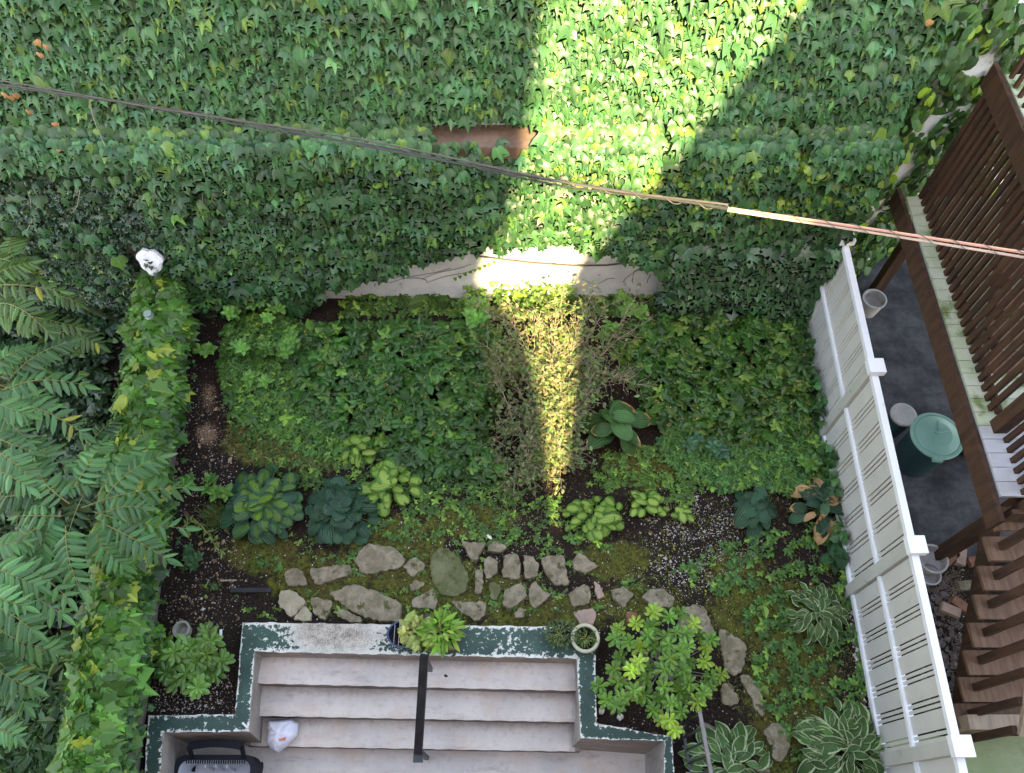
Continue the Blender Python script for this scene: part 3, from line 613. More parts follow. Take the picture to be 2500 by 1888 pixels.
for dx_, dz_ in ((-.03, .0), (.03, .03), (.07, -.06), (.02, -.03), (-.02, .06), (.09, -.10), (.05, -.12)):
    p_ = pc+u_*dx_+v_*dz_+nn_*.05; m.leaves(IVYS, p_[None], rv(1, .5)+[0, -.4, -.6], nn_[None]+rv(1, .3), .062, cols(1, (.02, .05, .03), .2))
tag(m.build('ivy_sprig', MLd, origin=tuple(pc)), 'dark ivy sprig crossing the white plaster piece', 'ivy')
# ================================================================== TREE OF HEAVEN, LEFT
def frond(m, sm, b, tip, n=11, ll=.16, col=(.062, .155, .045), sag=.12):
    b = np.array(b, float); tip = np.array(tip, float); L = np.linalg.norm(tip-b); t = np.linspace(0, 1, 14)
    side = np.cross(tip-b, [0, 0, 1]); side /= np.linalg.norm(side)+1e-9; bend = rng.normal(0, .05)*L
    def pt(t): return b+(tip-b)*t[:, None]+np.outer(np.sin(t*np.pi)*bend, side)+np.outer(sag*L*np.sin(t*np.pi)-0.0*t, [0, 0, 1])
    sm.tube(pt(t), .006, 4, (*[.16, .17, .06],), .0025)
    tt = np.repeat(np.linspace(.16, .95, n), 2)+rng.normal(0, .006, 2*n); sg = np.tile([-1, 1], n); pos = pt(tt); d = pt(tt+.02)-pt(tt); d /= np.linalg.norm(d, axis=1, keepdims=True)
    sd = np.cross(d, [0, 0, 1.]); sd /= np.linalg.norm(sd, axis=1, keepdims=True)
    tipd = sd*sg[:, None]*1.0+d*(.38+.5*(tt[:, None]**4))+rv(2*n, .07)+[0, 0, -.22]
    nr = np.array([0, 0, 1.])+sd*sg[:, None]*rng.normal(.18, .2, 2*n)[:, None]+rv(2*n, .22)
    size = ll*np.interp(tt, [.1, .3, .75, 1], [.8, 1.05, 1, .7])*np.exp(rng.normal(0, .08, 2*n))
    c0 = np.array(col)*math.exp(rng.normal(0, .22)); c = cols(2*n, c0, .16, .08, (.3, .3, .05), .012); kk = rng.random(2*n) > .05; m.leaves(LEAFLET, pos[kk], tipd[kk], nr[kk], size[kk], c[kk])
    m.leaves(LEAFLET, pt(np.array([1.0])), d[-1:]+rv(1, .1), np.array([[0, 0, 1.]]), ll*.9, c[:1])
LEAFLET = outline_leaf([(0, 0), (.10, .07), (.165, .26), (.17, .45), (.12, .72), (.045, .92), (0, 1)], droop=.14, fold=.07)
MTRUNK = colmat('green_bark', (.07, .09, .035), (.12, .12, .05), 8, .8, .3, bs=.3)
trees = [
 ('tree_of_heaven', (-5.4, 4.9), 'young tree with long feather leaves at the upper left edge', [((23, 926), (170, 834), 2.0), ((5, 953), (205, 940), 2.05), ((20, 985), (203, 1057), 1.9), ((-30, 900), (60, 850), 2.2), ((-40, 960), (60, 1010), 2.2), ((-20, 890), (100, 900), 2.1), ((-10, 870), (110, 870), 1.8), ((-30, 1000), (70, 1080), 2.0), ((0, 940), (120, 985), 1.75)], (-5, 940), 2.0),
 ('tree_of_heaven', (-5.3, 6.0), 'olive tinted young tree with feather leaves near the top of the left edge', [((-30, 630), (95, 680), 1.9), ((-40, 700), (145, 710), 1.9), ((-20, 740), (120, 815), 1.8), ((60, 770), (191, 800), 1.4), ((-30, 680), (75, 640), 2.0), ((-30, 770), (70, 800), 1.7), ((130, 810), (240, 840), 1.2), ((120, 720), (190, 740), 1.2), ((40, 640), (60, 560), 1.8)], (-30, 700), 1.9),
 ('tree_of_heaven', (-5.0, 3.2), 'tallest young tree with feather leaves reaching over the ivy hedge', [((200, 1240), (460, 1190), 1.8), ((230, 1250), (452, 1290), 1.7), ((250, 1225), (392, 1115), 1.8), ((240, 1210), (330, 1090), 1.75), ((180, 1190), (250, 1080), 1.8), ((60, 1075), (165, 1140), 1.7), ((160, 1285), (192, 1435), 1.8), ((110, 1280), (20, 1380), 1.8), ((255, 1280), (408, 1365), 1.7), ((170, 1230), (90, 1130), 1.8), ((-20, 1060), (75, 1100), 2.0), ((-10, 1100), (88, 1175), 2.0), ((-20, 1140), (70, 1190), 1.9), ((150, 1260), (40, 1260), 1.8), ((230, 1280), (300, 1380), 1.6), ((130, 1240), (100, 1360), 1.7), ((200, 1210), (210, 1100), 1.7), ((260, 1250), (350, 1240), 1.9), ((100, 1200), (-10, 1210), 1.8)], (170, 1240), 1.75),
 ('tree_of_heaven', (-5.3, 2.2), 'lowest young tree with feather leaves at the lower left edge', [((-20, 1400), (165, 1460), 1.8), ((-10, 1440), (150, 1500), 1.7), ((-30, 1480), (80, 1540), 1.9), ((20, 1340), (120, 1400), 1.6), ((-30, 1380), (90, 1430), 1.9), ((-10, 1530), (130, 1590), 1.5), ((-30, 1560), (80, 1680), 1.5), ((60, 1650), (140, 1560), 1.2), ((-30, 1620), (60, 1720), 1.4), ((-20, 1780), (40, 1800), 1.2), ((-20, 1330), (60, 1320), 1.9), ((-40, 1440), (60, 1480), 2.0), ((30, 1300), (70, 1380), 1.5)], (-10, 1430), 1.7)]
for name, base, lab, fr, hub, hz in trees:
    root = empty(name, (base[0], base[1], 0), lab, 'tree', 'young trees along the left edge'); cr = MB(); tr = MB(); hubp = P(*hub, hz-.5)
    b0 = np.array([base[0], base[1], 0.]); t = np.linspace(0, 1, 8)[:, None]
    tr.tube(b0+(hubp-b0)*t+np.array([0, 0, .25])*np.sin(t*3.14), .035, 7, r1=.015)
    colr = (.072, .150, .040) if 'olive' in lab else (.062, .168, .066)
    for p0, p1, z in fr:
        A = P(*p0, z-.05); B = P(*p1, z-.18*rng.random()-.03)
        frond(cr, cr, A, B, 9 if np.linalg.norm(B-A) > .45 else 6, .185 if np.linalg.norm(B-A) > .45 else .155, colr); tr.tube(np.array([hubp, (hubp+A)/2-[0, 0, .06], A]), .009, 5, r1=.005)
    # lower storey of older leaves
    for i in range(5):
        a_ = rng.uniform(-1.9, 1.9); z = hz-rng.uniform(.12, 1.0); A = hubp+[rng.normal(-.3, .35), rng.normal(0, .45), z-hz+.5]; L = rng.uniform(.4, .7)
        frond(cr, cr, A, A+[L*math.cos(a_), L*math.sin(a_), -.08], 8, .16, (.026, .075, .026))
    for i in range(4):
        a_ = i*1.6+rng.normal(0, .2); A = hubp+[.05*math.cos(a_), .05*math.sin(a_), .42]; L = rng.uniform(.32, .45)
        frond(cr, cr, A, A+[L*math.cos(a_), L*math.sin(a_), .02], 6, .14, colr)
    cr.build('crown', MLm, root); tr.build('trunk', MTRUNK, root)
# ================================================================== SHRUB MASSES
def mass(name, poly, n, h, tpl, size, base, mat, label, cat='shrub', yl=None, ylp=0, seed=1, ros=1, tilt=.35, edge=50, budc=None, nb=0, zmin=.0, under=True):
    q = sample(poly, n); pa = np.array(poly)
    # distance to the edge in pixels
    def edist(q):
        d = np.full(len(q), 1e9)
        for i in range(len(pa)):
            a, b = pa[i], pa[(i+1) % len(pa)]; ab = b-a; t = np.clip(((q-a)@ab)/(ab@ab), 0, 1); d = np.minimum(d, np.linalg.norm(q-(a+t[:, None]*ab), axis=1))
        return d
    hh = h*np.clip(edist(q)/edge, 0, 1)**.5; w0 = P(q[:, 0], q[:, 1], h*.6)
    hh = hh*(.86+.22*snoise(w0[:, 0], w0[:, 1], .55, seed))
    z = zmin+hh*np.clip(1.04-rng.random(n)**1.3*.55, 0, 1.1); pos = w0.copy(); pos[:, 2] = z
    m = MB(); ctr = pos.mean(0); k = n*ros; pp = np.repeat(pos, ros, 0); ang = np.tile(np.arange(ros)/ros*6.283, n)+np.repeat(rng.uniform(0, 6.28, n), ros)+rng.normal(0, .25, k)
    tip = np.c_[np.cos(ang), np.sin(ang), rng.normal(-.08, .3, k)]; nr = np.array([0, 0, 1.])+rv(k, tilt)+(np.c_[np.cos(ang), np.sin(ang), 0*ang]*.28)
    c = np.repeat(cols(n, base, .22, .08, yl, ylp), ros, 0)*np.exp(rng.normal(0, .12, (k, 1)))*(1+.25*snoise(pp[:, 0], pp[:, 1], .7, seed+5)[:, None])
    sz = size*np.exp(rng.normal(0, .22, k)); m.leaves(tpl, pp, tip, nr, sz, np.clip(c, .003, .9))
    if nb:
        s_ = rng.choice(n, nb); bp = np.repeat(pos[s_]+[0, 0, .03], 7, 0)+rv(nb*7, .016)*[1, 1, .5]
        m.leaves(TINY, bp, rv(nb*7)*[1, 1, .2], np.array([0, 0, 1.])+rv(nb*7, .3), .022, cols(nb*7, budc, .35))
    root = empty(name, (ctr[0], ctr[1], 0), label, cat); m.build('foliage', mat, root)
    for i in range(16):
        st_m = MB(); e = pos[rng.integers(0, n)]; s = e*[1, 1, 0]+[rng.normal(0, .06), rng.normal(0, .06), 0]; st_m.tube(np.array([s, (s+e)/2+rv(1, .02)[0], e]), .008, 4, r1=.004)
        st_m.build('stem', MBARK, root)
    return root
Lp = [(640, 790), (760, 770), (900, 768), (1090, 765), (1200, 765), (1250, 830), (1215, 950), (1190, 1060), (1240, 1110), (1200, 1165), (1060, 1150), (960, 1120), (900, 1080), (810, 1040), (740, 990), (690, 930), (700, 850)]
mass('hydrangea', Lp, 1350, .52, OVAT, .096, (.030, .098, .020), ML, 'broad dark green hydrangea mass left of the dry bush', 'shrub', (.08, .18, .03), .12, 3, 5, .33, 60, (.20, .19, .06), 230)
Rp = [(1490, 790), (1560, 755), (1760, 745), (1900, 745), (1970, 770), (1990, 870), (2010, 980), (1990, 1050), (1890, 1060), (1800, 1080), (1700, 1060), (1610, 1030), (1560, 960), (1510, 860)]
mass('hydrangea', Rp, 1080, .52, OVAT, .092, (.034, .100, .018), ML, 'broad green hydrangea mass between the dry bush and the white fence', 'shrub', (.09, .17, .03), .16, 4, 5, .33, 60, (.24, .21, .07), 260)
# light weeds on the left bed
def weedbed(name, poly, n, size, base, label, h=.16, yl=(.16, .30, .05), tpl=OVAT, mat=MLm, ros=4, ylp=.15, tilt=.3, nz=None, kind='stuff', cat='ground cover'):
    q = sample(poly, n)
    w0 = P(q[:, 0], q[:, 1], 0.03); n0 = snoise(w0[:, 0], w0[:, 1], .45, 101 if nz is None else nz[0]); 
    if nz is not None: kp = n0 > nz[1]; w0 = w0[kp]; n0 = n0[kp]
    kp = ~inpoly(w0[:, 0], w0[:, 1], wc+(np.array(well)-wc)*1.02); w0 = w0[kp]; n0 = n0[kp]
    n = len(w0); hh = h*rng.uniform(.25, 1.0, n)*(1+.3*n0); pos = w0.copy(); pos[:, 2] = gh(w0[:, 0], w0[:, 1])+np.maximum(hh, .01)
    k = n*ros; pp = np.repeat(pos, ros, 0); ang = np.tile(np.arange(ros)/ros*6.283, n)+np.repeat(rng.uniform(0, 6.28, n), ros)+rng.normal(0, .3, k)
    pp[:, 2] -= np.tile(np.linspace(0, .02, ros), n)
    tip = np.c_[np.cos(ang), np.sin(ang), rng.normal(-.1, .2, k)]; nr = np.array([0, 0, 1.])+rv(k, tilt)
    c = np.repeat(cols(n, base, .25, .08, yl, ylp), ros, 0)*np.exp(rng.normal(0, .1, (k, 1))); m = MB(); sz = np.repeat(size*np.exp(rng.normal(0, .35, n)), ros)*np.exp(rng.normal(0, .15, k))
    m.leaves(tpl, pp, tip, nr, sz, np.clip(c, 0, .9)); return tag(m.build(name, mat), label, cat, kind=kind)
weedbed('weeds', [(560, 790), (640, 740), (720, 800), (720, 930), (760, 1010), (850, 1060), (900, 1120), (800, 1130), (640, 1060), (580, 1030), (550, 960), (540, 880)], 1900, .048, (.055, .150, .030), 'bright green weeds carpeting the left bed beside the bare soil')
weedbed('low_weeds', [(560, 760), (740, 700), (720, 1000), (1240, 1160), (1260, 1240), (900, 1250), (640, 1150), (560, 1040), (520, 900)], 1700, .036, (.05, .12, .025), 'low small-leaved weeds under the left shrubs', .10)
weedbed('low_weeds', [(1640, 1040), (1990, 1000), (2040, 1180), (1970, 1220), (1850, 1190), (1760, 1210), (1660, 1160), (1600, 1080)], 2600, .046, (.055, .155, .035), 'dense light green weeds below the right shrub by the fence', .14)
weedbed('low_weeds', [(1450, 1110), (1640, 1080), (1720, 1190), (1700, 1240), (1560, 1210), (1430, 1200)], 700, .034, (.075, .165, .03), 'sprinkled weeds on the mossy patch below the scorched hosta', .08, nz=(7, -.3))
weedbed('low_weeds', [(960, 1180), (1250, 1180), (1400, 1220), (1420, 1330), (1200, 1330), (940, 1320), (860, 1300)], 800, .034, (.070, .16, .035), 'sprinkled weeds on the soil above the stepping stones', .08, nz=(8, -.2))
weedbed('low_weeds', [(1760, 1330), (2040, 1260), (2120, 1600), (2140, 1800), (1960, 1888), (1850, 1700), (1830, 1560), (1780, 1480), (1640, 1400)], 2000, .038, (.060, .155, .035), 'scattered weeds over the mossy strip along the white fence', .08, nz=(9, -.1))
weedbed('low_weeds', [(640, 1300), (1400, 1280), (1650, 1420), (1560, 1500), (1400, 1520), (640, 1510), (560, 1480)], 1150, .030, (.065, .15, .03), 'tiny weeds growing between the stepping stones', .04, nz=(12, .1))
weedbed('low_weeds', [(390, 1200), (560, 1180), (600, 1330), (560, 1480), (420, 1500), (360, 1400)], 160, .035, (.05, .12, .03), 'few small weeds on the dark soil at the left', .05, nz=(13, .5))
weedbed('moss_tufts', [(1440, 1100), (1640, 1080), (2040, 1260), (2120, 1600), (2120, 1800), (1860, 1888), (1700, 1500), (1400, 1350), (600, 1330), (580, 1280), (900, 1180)], 9000, .014, (.10, .12, .022), 'fine moss and clover tufts over the damp soil', .015, (.19, .2, .03), TINY, MLm, 3, .3, .5, nz=(15, -.35), cat='moss')
weedbed('moss_tufts', [(560, 1040), (760, 1030), (880, 1080), (820, 1150), (600, 1130), (540, 1080)], 2500, .05, (.13, .15, .035), 'yellowish dry grass patch above the large dark hosta', .06, (.30, .26, .10), BLADE, MLm, 3, .3, .7, cat='grass')
weedbed('fallen_litter', [(400, 900), (560, 900), (620, 1100), (600, 1300), (600, 1500), (380, 1700), (350, 1500), (420, 1200)], 520, .035, (.10, .055, .03), 'dead brown leaves and chips on the dark soil at the left', .01, (.34, .22, .14), OVAT, MLm, 1, .3, .5, cat='leaf litter')
weedbed('fallen_litter', [(1250, 1200), (1660, 1180), (2090, 1300), (2140, 1800), (1500, 1800), (1660, 1500), (1300, 1500), (1200, 1300)], 700, .022, (.12, .07, .03), 'dead brown leaves and chips scattered over the right bed', .01, (.40, .30, .2), OVAT, MLm, 1, .3, .5, cat='leaf litter')
weedbed('shade_plants', [(0, 1560), (150, 1640), (250, 1500), (240, 1700), (130, 1888), (0, 1888)], 900, .15, (.030, .085, .022), 'dark broad-leaved ground plants in the lower left corner', .22, (.08, .16, .03), LANCE, ML, 3, .1, .5)
weedbed('shade_plants', [(0, 560), (330, 660), (270, 900), (260, 1100), (200, 1500), (0, 1600)], 2600, .075, (.018, .05, .02), 'dark undergrowth on the neighbouring plot at the left', .25, (.06, .12, .03), HEART, MLd, 3, .1, .5)
weedbed('wall_foot_weeds', [(830, 726), (1100, 712), (1500, 712), (1700, 725), (1700, 770), (830, 775)], 520, .07, (.055, .13, .03), 'fringe of weeds along the foot of the back wall', .10, tilt=.5)
weedbed('wall_foot_weeds', [(1150, 700), (1400, 715), (1400, 770), (1120, 770)], 200, .05, (.10, .20, .05), 'taller pale weeds where the sun strikes the wall foot', .42, tilt=.6)
# perlite / stone chips as real chips
def chips(poly, n, s, mat, label, nz=None):
    q = sample(poly, n); w0 = P(q[:, 0], q[:, 1], 0)
    if nz: w0 = w0[snoise(w0[:, 0], w0[:, 1], .3, nz) > -.1]
    kp = ~inpoly(w0[:, 0], w0[:, 1], wc+(np.array(well)-wc)*1.02); w0 = w0[kp]; m = MB(); n = len(w0)
    w0[:, 2] = gh(w0[:, 0], w0[:, 1])+.006; V = np.array([[1, 0, 0], [0, 1, 0], [-1, 0, 0], [0, -1, 0], [0, 0, 1.], [0, 0, -1]]); T = np.array([[0, 1, 4], [1, 2, 4], [2, 3, 4], [3, 0, 4], [1, 0, 5], [2, 1, 5], [3, 2, 5], [0, 3, 5]])
    a = rng.uniform(0, 6.28, n); sc = s*np.exp(rng.normal(0, .45, n))
    v = V[None]*rng.uniform(.5, 1.2, (n, 6, 3)); x = v[..., 0]*np.cos(a)[:, None]-v[..., 1]*np.sin(a)[:, None]; y = v[..., 0]*np.sin(a)[:, None]+v[..., 1]*np.cos(a)[:, None]
    v = np.stack([x, y, v[..., 2]*.6], -1)*sc[:, None, None]+w0[:, None]; m.add(v.reshape(-1, 3), (T[None]+(np.arange(n)*6)[:, None, None]).reshape(-1, 3))
    tag(m.build('soil_chips', mat), label, 'chips', kind='stuff')
chips([(1560, 1240), (1690, 1190), (1840, 1230), (1860, 1330), (1800, 1430), (1640, 1430), (1580, 1370)], 1900, .0065, MPEBB, 'white perlite sprinkled on the dark soil at the right', 5)
chips([(380, 1640), (560, 1600), (570, 1735), (370, 1740)], 500, .006, MPEBB, 'white perlite specks on the soil beside the lower left wall')
chips([(400, 950), (560, 950), (620, 1300), (590, 1500), (420, 1540), (370, 1400)], 700, .006, MPEBB, 'white perlite specks on the dark soil along the hedge')
chips([(960, 1190), (1200, 1200), (1500, 1460), (1560, 1520), (1380, 1500), (900, 1300)], 600, .005, MPEBB, 'white specks between the hostas and the stepping stones')
chips([(2060, 1440), (2110, 1440), (2150, 1800), (2120, 1860)], 260, .016, MPEBB, 'pale gravel along the foot of the white fence')
# ================================================================== DRY BUSH IN THE MIDDLE
def drybush():
    base = P(1345, 1190, 0); root = empty('dry_bush', tuple(base), 'sprawling half-dry bush with thin bare branches in the middle of the garden', 'bush')
    br = MB(); lv = MB(); tips = []
    ctr = P(1340, 960, 0)
    for i in range(78):
        ex = rng.uniform(1150, 1580); ey = rng.uniform(720, 1180); 
        if i < 26: ex = rng.normal(1350, 60); ey = rng.uniform(720, 1120)
        if ey > 960 and ex > 1430: ex -= 150
        hgt = np.interp(ey, [700, 900, 1150], [1.15, 1.0, .4])*rng.uniform(.75, 1.05)*(1-.4*abs(ex-1350)/220); e = P(ex, ey, hgt)
        s = P(rng.normal(1345, 25), rng.uniform(900, 1180), 0); t = np.linspace(0, 1, 9)[:, None]
        pth = s+(e-s)*t+np.array([0, 0, .18])*np.sin(t*3.14)+np.cumsum(rv(9, .018), 0)*t; br.tube(pth, .010, 5, r1=.003)
        for j in range(3, 9):
            for r_ in range(4):
                d = (e-s)/np.linalg.norm(e-s)+rv(1, .75)[0]; tw = wander(pth[j], d, 6, rng.uniform(.03, .06), .28, .0); br.tube(tw, .0035, 3, r1=.0015); tips.append(tw)
    tw = np.array([t_[rng.integers(1, 7)] for t_ in tips for _ in range(4)]); n = len(tw); tw = tw+rv(n, .028)
    px, py = topix(tw[:, 0], tw[:, 1], tw[:, 2])
    dens = np.exp(-(((px-1250)/130)**2))*.9+.75*np.exp(-(((px-1430)/120)**2)); kp = rng.random(n) < dens; tw = tw[kp]; n = len(tw)
    ang = rng.uniform(0, 6.28, n); tip = np.c_[np.cos(ang), np.sin(ang), rng.normal(-.1, .4, n)]; c = cols(n, (.09, .145, .048), .3, .12, (.17, .16, .085), .25)
    lv.leaves(OVAT, tw, tip, np.array([0, 0, 1.])+rv(n, .5), .052*np.exp(rng.normal(0, .25, n)), c)
    br.build('branch', MTWIG, root); lv.build('foliage', MLm, root)
drybush()
# ================================================================== HOSTAS
def hosta(name, cpx, R, n, ll, tpl, mat, base, label, ell=(1, 1), h=.28, vb=.15, alpha=None, seed=0, lean=.0, holes=None):
    c0 = P(*cpx, .0); c0 = np.array([c0[0], c0[1], 0]); root = empty(name, tuple(c0), label, 'hosta', 'hostas in the beds'); m = MB(); stm = MB()
    r_ = np.random.default_rng(seed+5)
    i = np.arange(n); rho = R*np.sqrt((i+.6)/n); th = i*2.39996+r_.normal(0, .25, n); rho = rho*(1+r_.normal(0, .05, n))
    cx = c0[0]+rho*np.cos(th)*ell[0]; cy = c0[1]+rho*np.sin(th)*ell[1]; f_ = rho/R
    z = h*(1-.75*f_**1.6)+.05+r_.normal(0, .015, n); d = np.c_[np.cos(th)*ell[0], np.sin(th)*ell[1], .30*(1-f_)-.22*f_-.0]; d += r_.normal(0, .32, (n, 3))*[1, 1, .5]
    d /= np.linalg.norm(d, axis=1, keepdims=True); nr = np.array([0, 0, 1.])+r_.normal(0, .34, (n, 3))+np.c_[-np.cos(th), -np.sin(th), 0*th]*(.18*(1-f_))[:, None]+np.c_[np.cos(th), np.sin(th), 0*th]*(.2*f_)[:, None]
    sz = ll*np.exp(r_.normal(0, .22, n)); pos = np.c_[cx, cy, z]-d*sz[:, None]*.5
    col = cols(n, base, vb, .07, (.50, .30, .16), .16 if 'many tan' in label else 0); al = np.ones(n) if alpha is None else alpha(f_, r_, n); m.leaves(tpl, pos, d, nr, sz, np.c_[col, al])
    for k in range(n):
        q = c0+[0, 0, .02]; stm.tube(np.array([q+[.02*math.cos(th[k]), .02*math.sin(th[k]), 0], (q+pos[k])/2+[0, 0, .03], pos[k]]), .005, 4, r1=.004)
    m.build('foliage', mat, root, smooth=True); stm.build('stem', MSTEMG, root); return root
MSTEMG = colmat("green_stem", (.12, .2, .06), (.16, .24, .08), 6, .6, bs=0)
inner = lambda f, r, n: np.clip(1.2-f*1.1+r.normal(0, .2, n), 0, 1)
hosta('hosta', (652, 1240), .46, 60, .185, HOSTA, MHc, (.030, .095, .055), 'large blue-green hosta with yellow-centred leaves, leftmost of the hostas', (1, 1), .22, alpha=inner, seed=1)
hosta('hosta', (838, 1258), .41, 50, .18, HOSTA, MHc, (.026, .080, .052), 'blue-green hosta just right of the larger yellow-centred one', (1, .95), .2, alpha=lambda f, r, n: np.full(n, .06), seed=2)
hosta('hosta', (882, 1106), .25, 16, .155, HOSTA, MHy, (.09, .22, .035), 'small lime hosta nestled against the left hydrangea', (1.1, .8), .2, seed=3, alpha=lambda f, r, n: r.uniform(.5, 1, n))
hosta('hosta', (955, 1193), .33, 30, .15, HOSTA, MHy, (.09, .22, .035), 'lime hosta of many leaves beside the blue-green ones', (1.0, 1.0), .2, seed=4, alpha=lambda f, r, n: r.uniform(.5, 1, n))
hosta('hosta', (1448, 1270), .33, 34, .12, HOSTA, MHy, (.09, .22, .035), 'low lime hosta right of the bare soil above the stones', (1.2, .75), .15, seed=5, alpha=lambda f, r, n: r.uniform(.5, 1, n))
hosta('hosta', (1578, 1242), .22, 15, .12, HOSTA, MHy, (.09, .22, .035), 'small lime hosta with a withered leaf beside the low lime one', (1.2, .8), .15, seed=6)
hosta('hosta', (1665, 1262), .12, 7, .11, HOSTA, MHy, (.09, .22, .035), 'smallest lime hosta beside the perlite strewn soil', (1, .9), .12, seed=16)
hosta('hosta', (1500, 1060), .36, 12, .27, HOSTAB, MHb, (.060, .160, .050), 'large-leaved hosta with scorched tan tips below the dry bush', (1.05, .9), .46, seed=7, alpha=lambda f, r, n: (f > .5)*1.0)
hosta('hosta', (1838, 1255), .27, 16, .17, HOSTAB, MHb, (.034, .095, .055), 'dark blue-green hosta with a few browned rims, left of the scorched one by the fence', (.8, 1), .25, seed=8, alpha=lambda f, r, n: (r.random(n) < .2)*.8)
hosta('hosta', (1992, 1250), .36, 30, .17, HOSTAB, MHb, (.034, .095, .055), 'blue-green hosta with many tan scorched edges against the fence', (.9, 1), .3, seed=9, alpha=lambda f, r, n: (r.random(n) < .65)*1.2)
hosta('hosta', (2032, 1368), .17, 11, .17, HOSTAB, MHb, (.028, .09, .035), 'small dark green hosta pressed against the fence foot', (1, .8), .2, seed=10, alpha=lambda f, r, n: np.zeros(n))
hosta('hosta', (1985, 1505), .33, 70, .135, HOSTAN, MHv, (.075, .155, .055), 'compact white-edged hosta, upper one beside the fence', (.95, 1.0), .22, seed=11)
hosta('hosta', (2048, 1835), .46, 80, .19, HOSTAN, MHv, (.070, .150, .050), 'large white-edged hosta at the bottom beside the fence', (1, 1), .28, seed=12)
hosta('hosta', (1770, 1880), .44, 72, .19, HOSTAN, MHv, (.075, .155, .055), 'white-edged hosta behind the black railing at the bottom', (1.05, 1), .28, seed=13)
# ================================================================== AZALEA-LIKE SHRUBS (whorled leaves)
def whorls(name, pts, ll, base, label, mat=ML, tpl=OBOV, nl=8, hz=(.25, .6), cat='shrub', stem=None, yl=None, ylp=0):
    a = np.array(pts, float); c0 = P(a[:, 0].mean(), a[:, 1].mean(), 0); root = empty(name, (c0[0], c0[1], 0), label, cat, 'upright weeds in the beds' if cat == 'weed' else None); m = MB(); sm = MB()
    zmid = a[:, 2] if a.shape[1] > 2 else rng.uniform(*hz, len(a))
    for (x, y), z in zip(a[:, :2], zmid):
        p = P(x, y, z); ax = np.array([0, 0, 1.])+(p-c0)*[.6, .6, 0]+rv(1, .15)[0]; ax /= np.linalg.norm(ax)
        u = np.cross(ax, [1, .2, 0]); u /= np.linalg.norm(u); v = np.cross(ax, u); c1 = cols(1, base, .16, .06, yl, ylp)[0]
        for ring, (k, el, s) in enumerate([(nl, .12, 1), (max(4, nl-3), .55, .8), (3, 1.1, .5)]):
            an = np.arange(k)/k*6.283+rng.uniform(0, 6.28)+rng.normal(0, .12, k); d = np.cos(an)[:, None]*u+np.sin(an)[:, None]*v+ax*el
            m.leaves(tpl, np.repeat(p[None]+ax*.012*ring, k, 0), d, np.repeat(ax[None], k, 0)-d*.3+rv(k, .12), ll*s*np.exp(rng.normal(0, .1, k)), cols(k, c1*(1+.15*ring), .1, .05))
        q = c0*[1, 1, 0]; t = np.linspace(0, 1, 5)[:, None]; sm.tube(q+(p-q)*t+np.array([0, 0, -.06])*np.sin(t*3.14)+rv(5, .01)*t, .008, 5, r1=.004)
    m.build('foliage', mat, root); sm.build('stem', MTWIGG if stem is None else stem, root); return root
lw = [ca(*p) for p in [(1320, 770), (1220, 870), (1110, 900), (1320, 915), (1060, 1030), (1190, 965), (1310, 1020), (1410, 960), (1185, 1040), (1255, 1125), (1020, 870), (1090, 950), (1040, 910), (1340, 830), (1250, 960), (1370, 1030), (1130, 1080), (1250, 1060)]]
whorls('azalea', lw, .135, (.085, .19, .045), 'mid green whorled shrub on the dark soil left of the steps', nl=8, hz=(.3, .55))
rw_ = [cb(p[0]+rng.normal(0, 9), p[1]+rng.normal(0, 9)) for p in [(1790, 750), (1900, 700), (2000, 650), (2100, 680), (2170, 640), (1750, 820), (1840, 830), (1960, 800), (2060, 790), (2150, 780), (1790, 930), (1900, 880), (2000, 890), (2090, 950), (2170, 900), (1740, 1010), (1850, 1020), (1960, 1010), (2060, 1020), (2170, 1040), (1660, 1110), (1780, 1090), (1870, 1130), (1950, 1080), (2070, 1110), (2160, 1150), (1690, 1200), (1800, 1190), (1890, 1180), (2020, 1200), (2110, 1240), (1770, 1250), (1990, 1280), (2110, 1320), (2170, 1290), (2120, 1380), (2050, 1340), (1960, 1180), (2000, 740), (1900, 960), (2120, 860)]]
rw_ += [cc(*p) for p in [(40, 780), (130, 800), (50, 860), (160, 870), (60, 960), (160, 960), (20, 1020), (60, 1100), (150, 1160), (260, 1040), (200, 1060), (40, 1180), (110, 1220), (180, 1110), (90, 720), (200, 820)]]
whorls('azalea', rw_, .098, (.10, .22, .04), 'large yellow-green whorled shrub right of the steps', nl=8, hz=(.35, .75), yl=(.24, .38, .06), ylp=.3)
tb = [ca(1200, 235), ca(1220, 280), ca(1240, 320), ca(1195, 300), ca(1260, 290), ca(1230, 350), ca(1200, 260)]
whorls('seedling', [(*p,) for p in tb], .075, (.045, .12, .05), 'small dark leafy seedling standing alone on the bare soil', nl=6, hz=(.1, .2), tpl=OVAT, cat='plant')
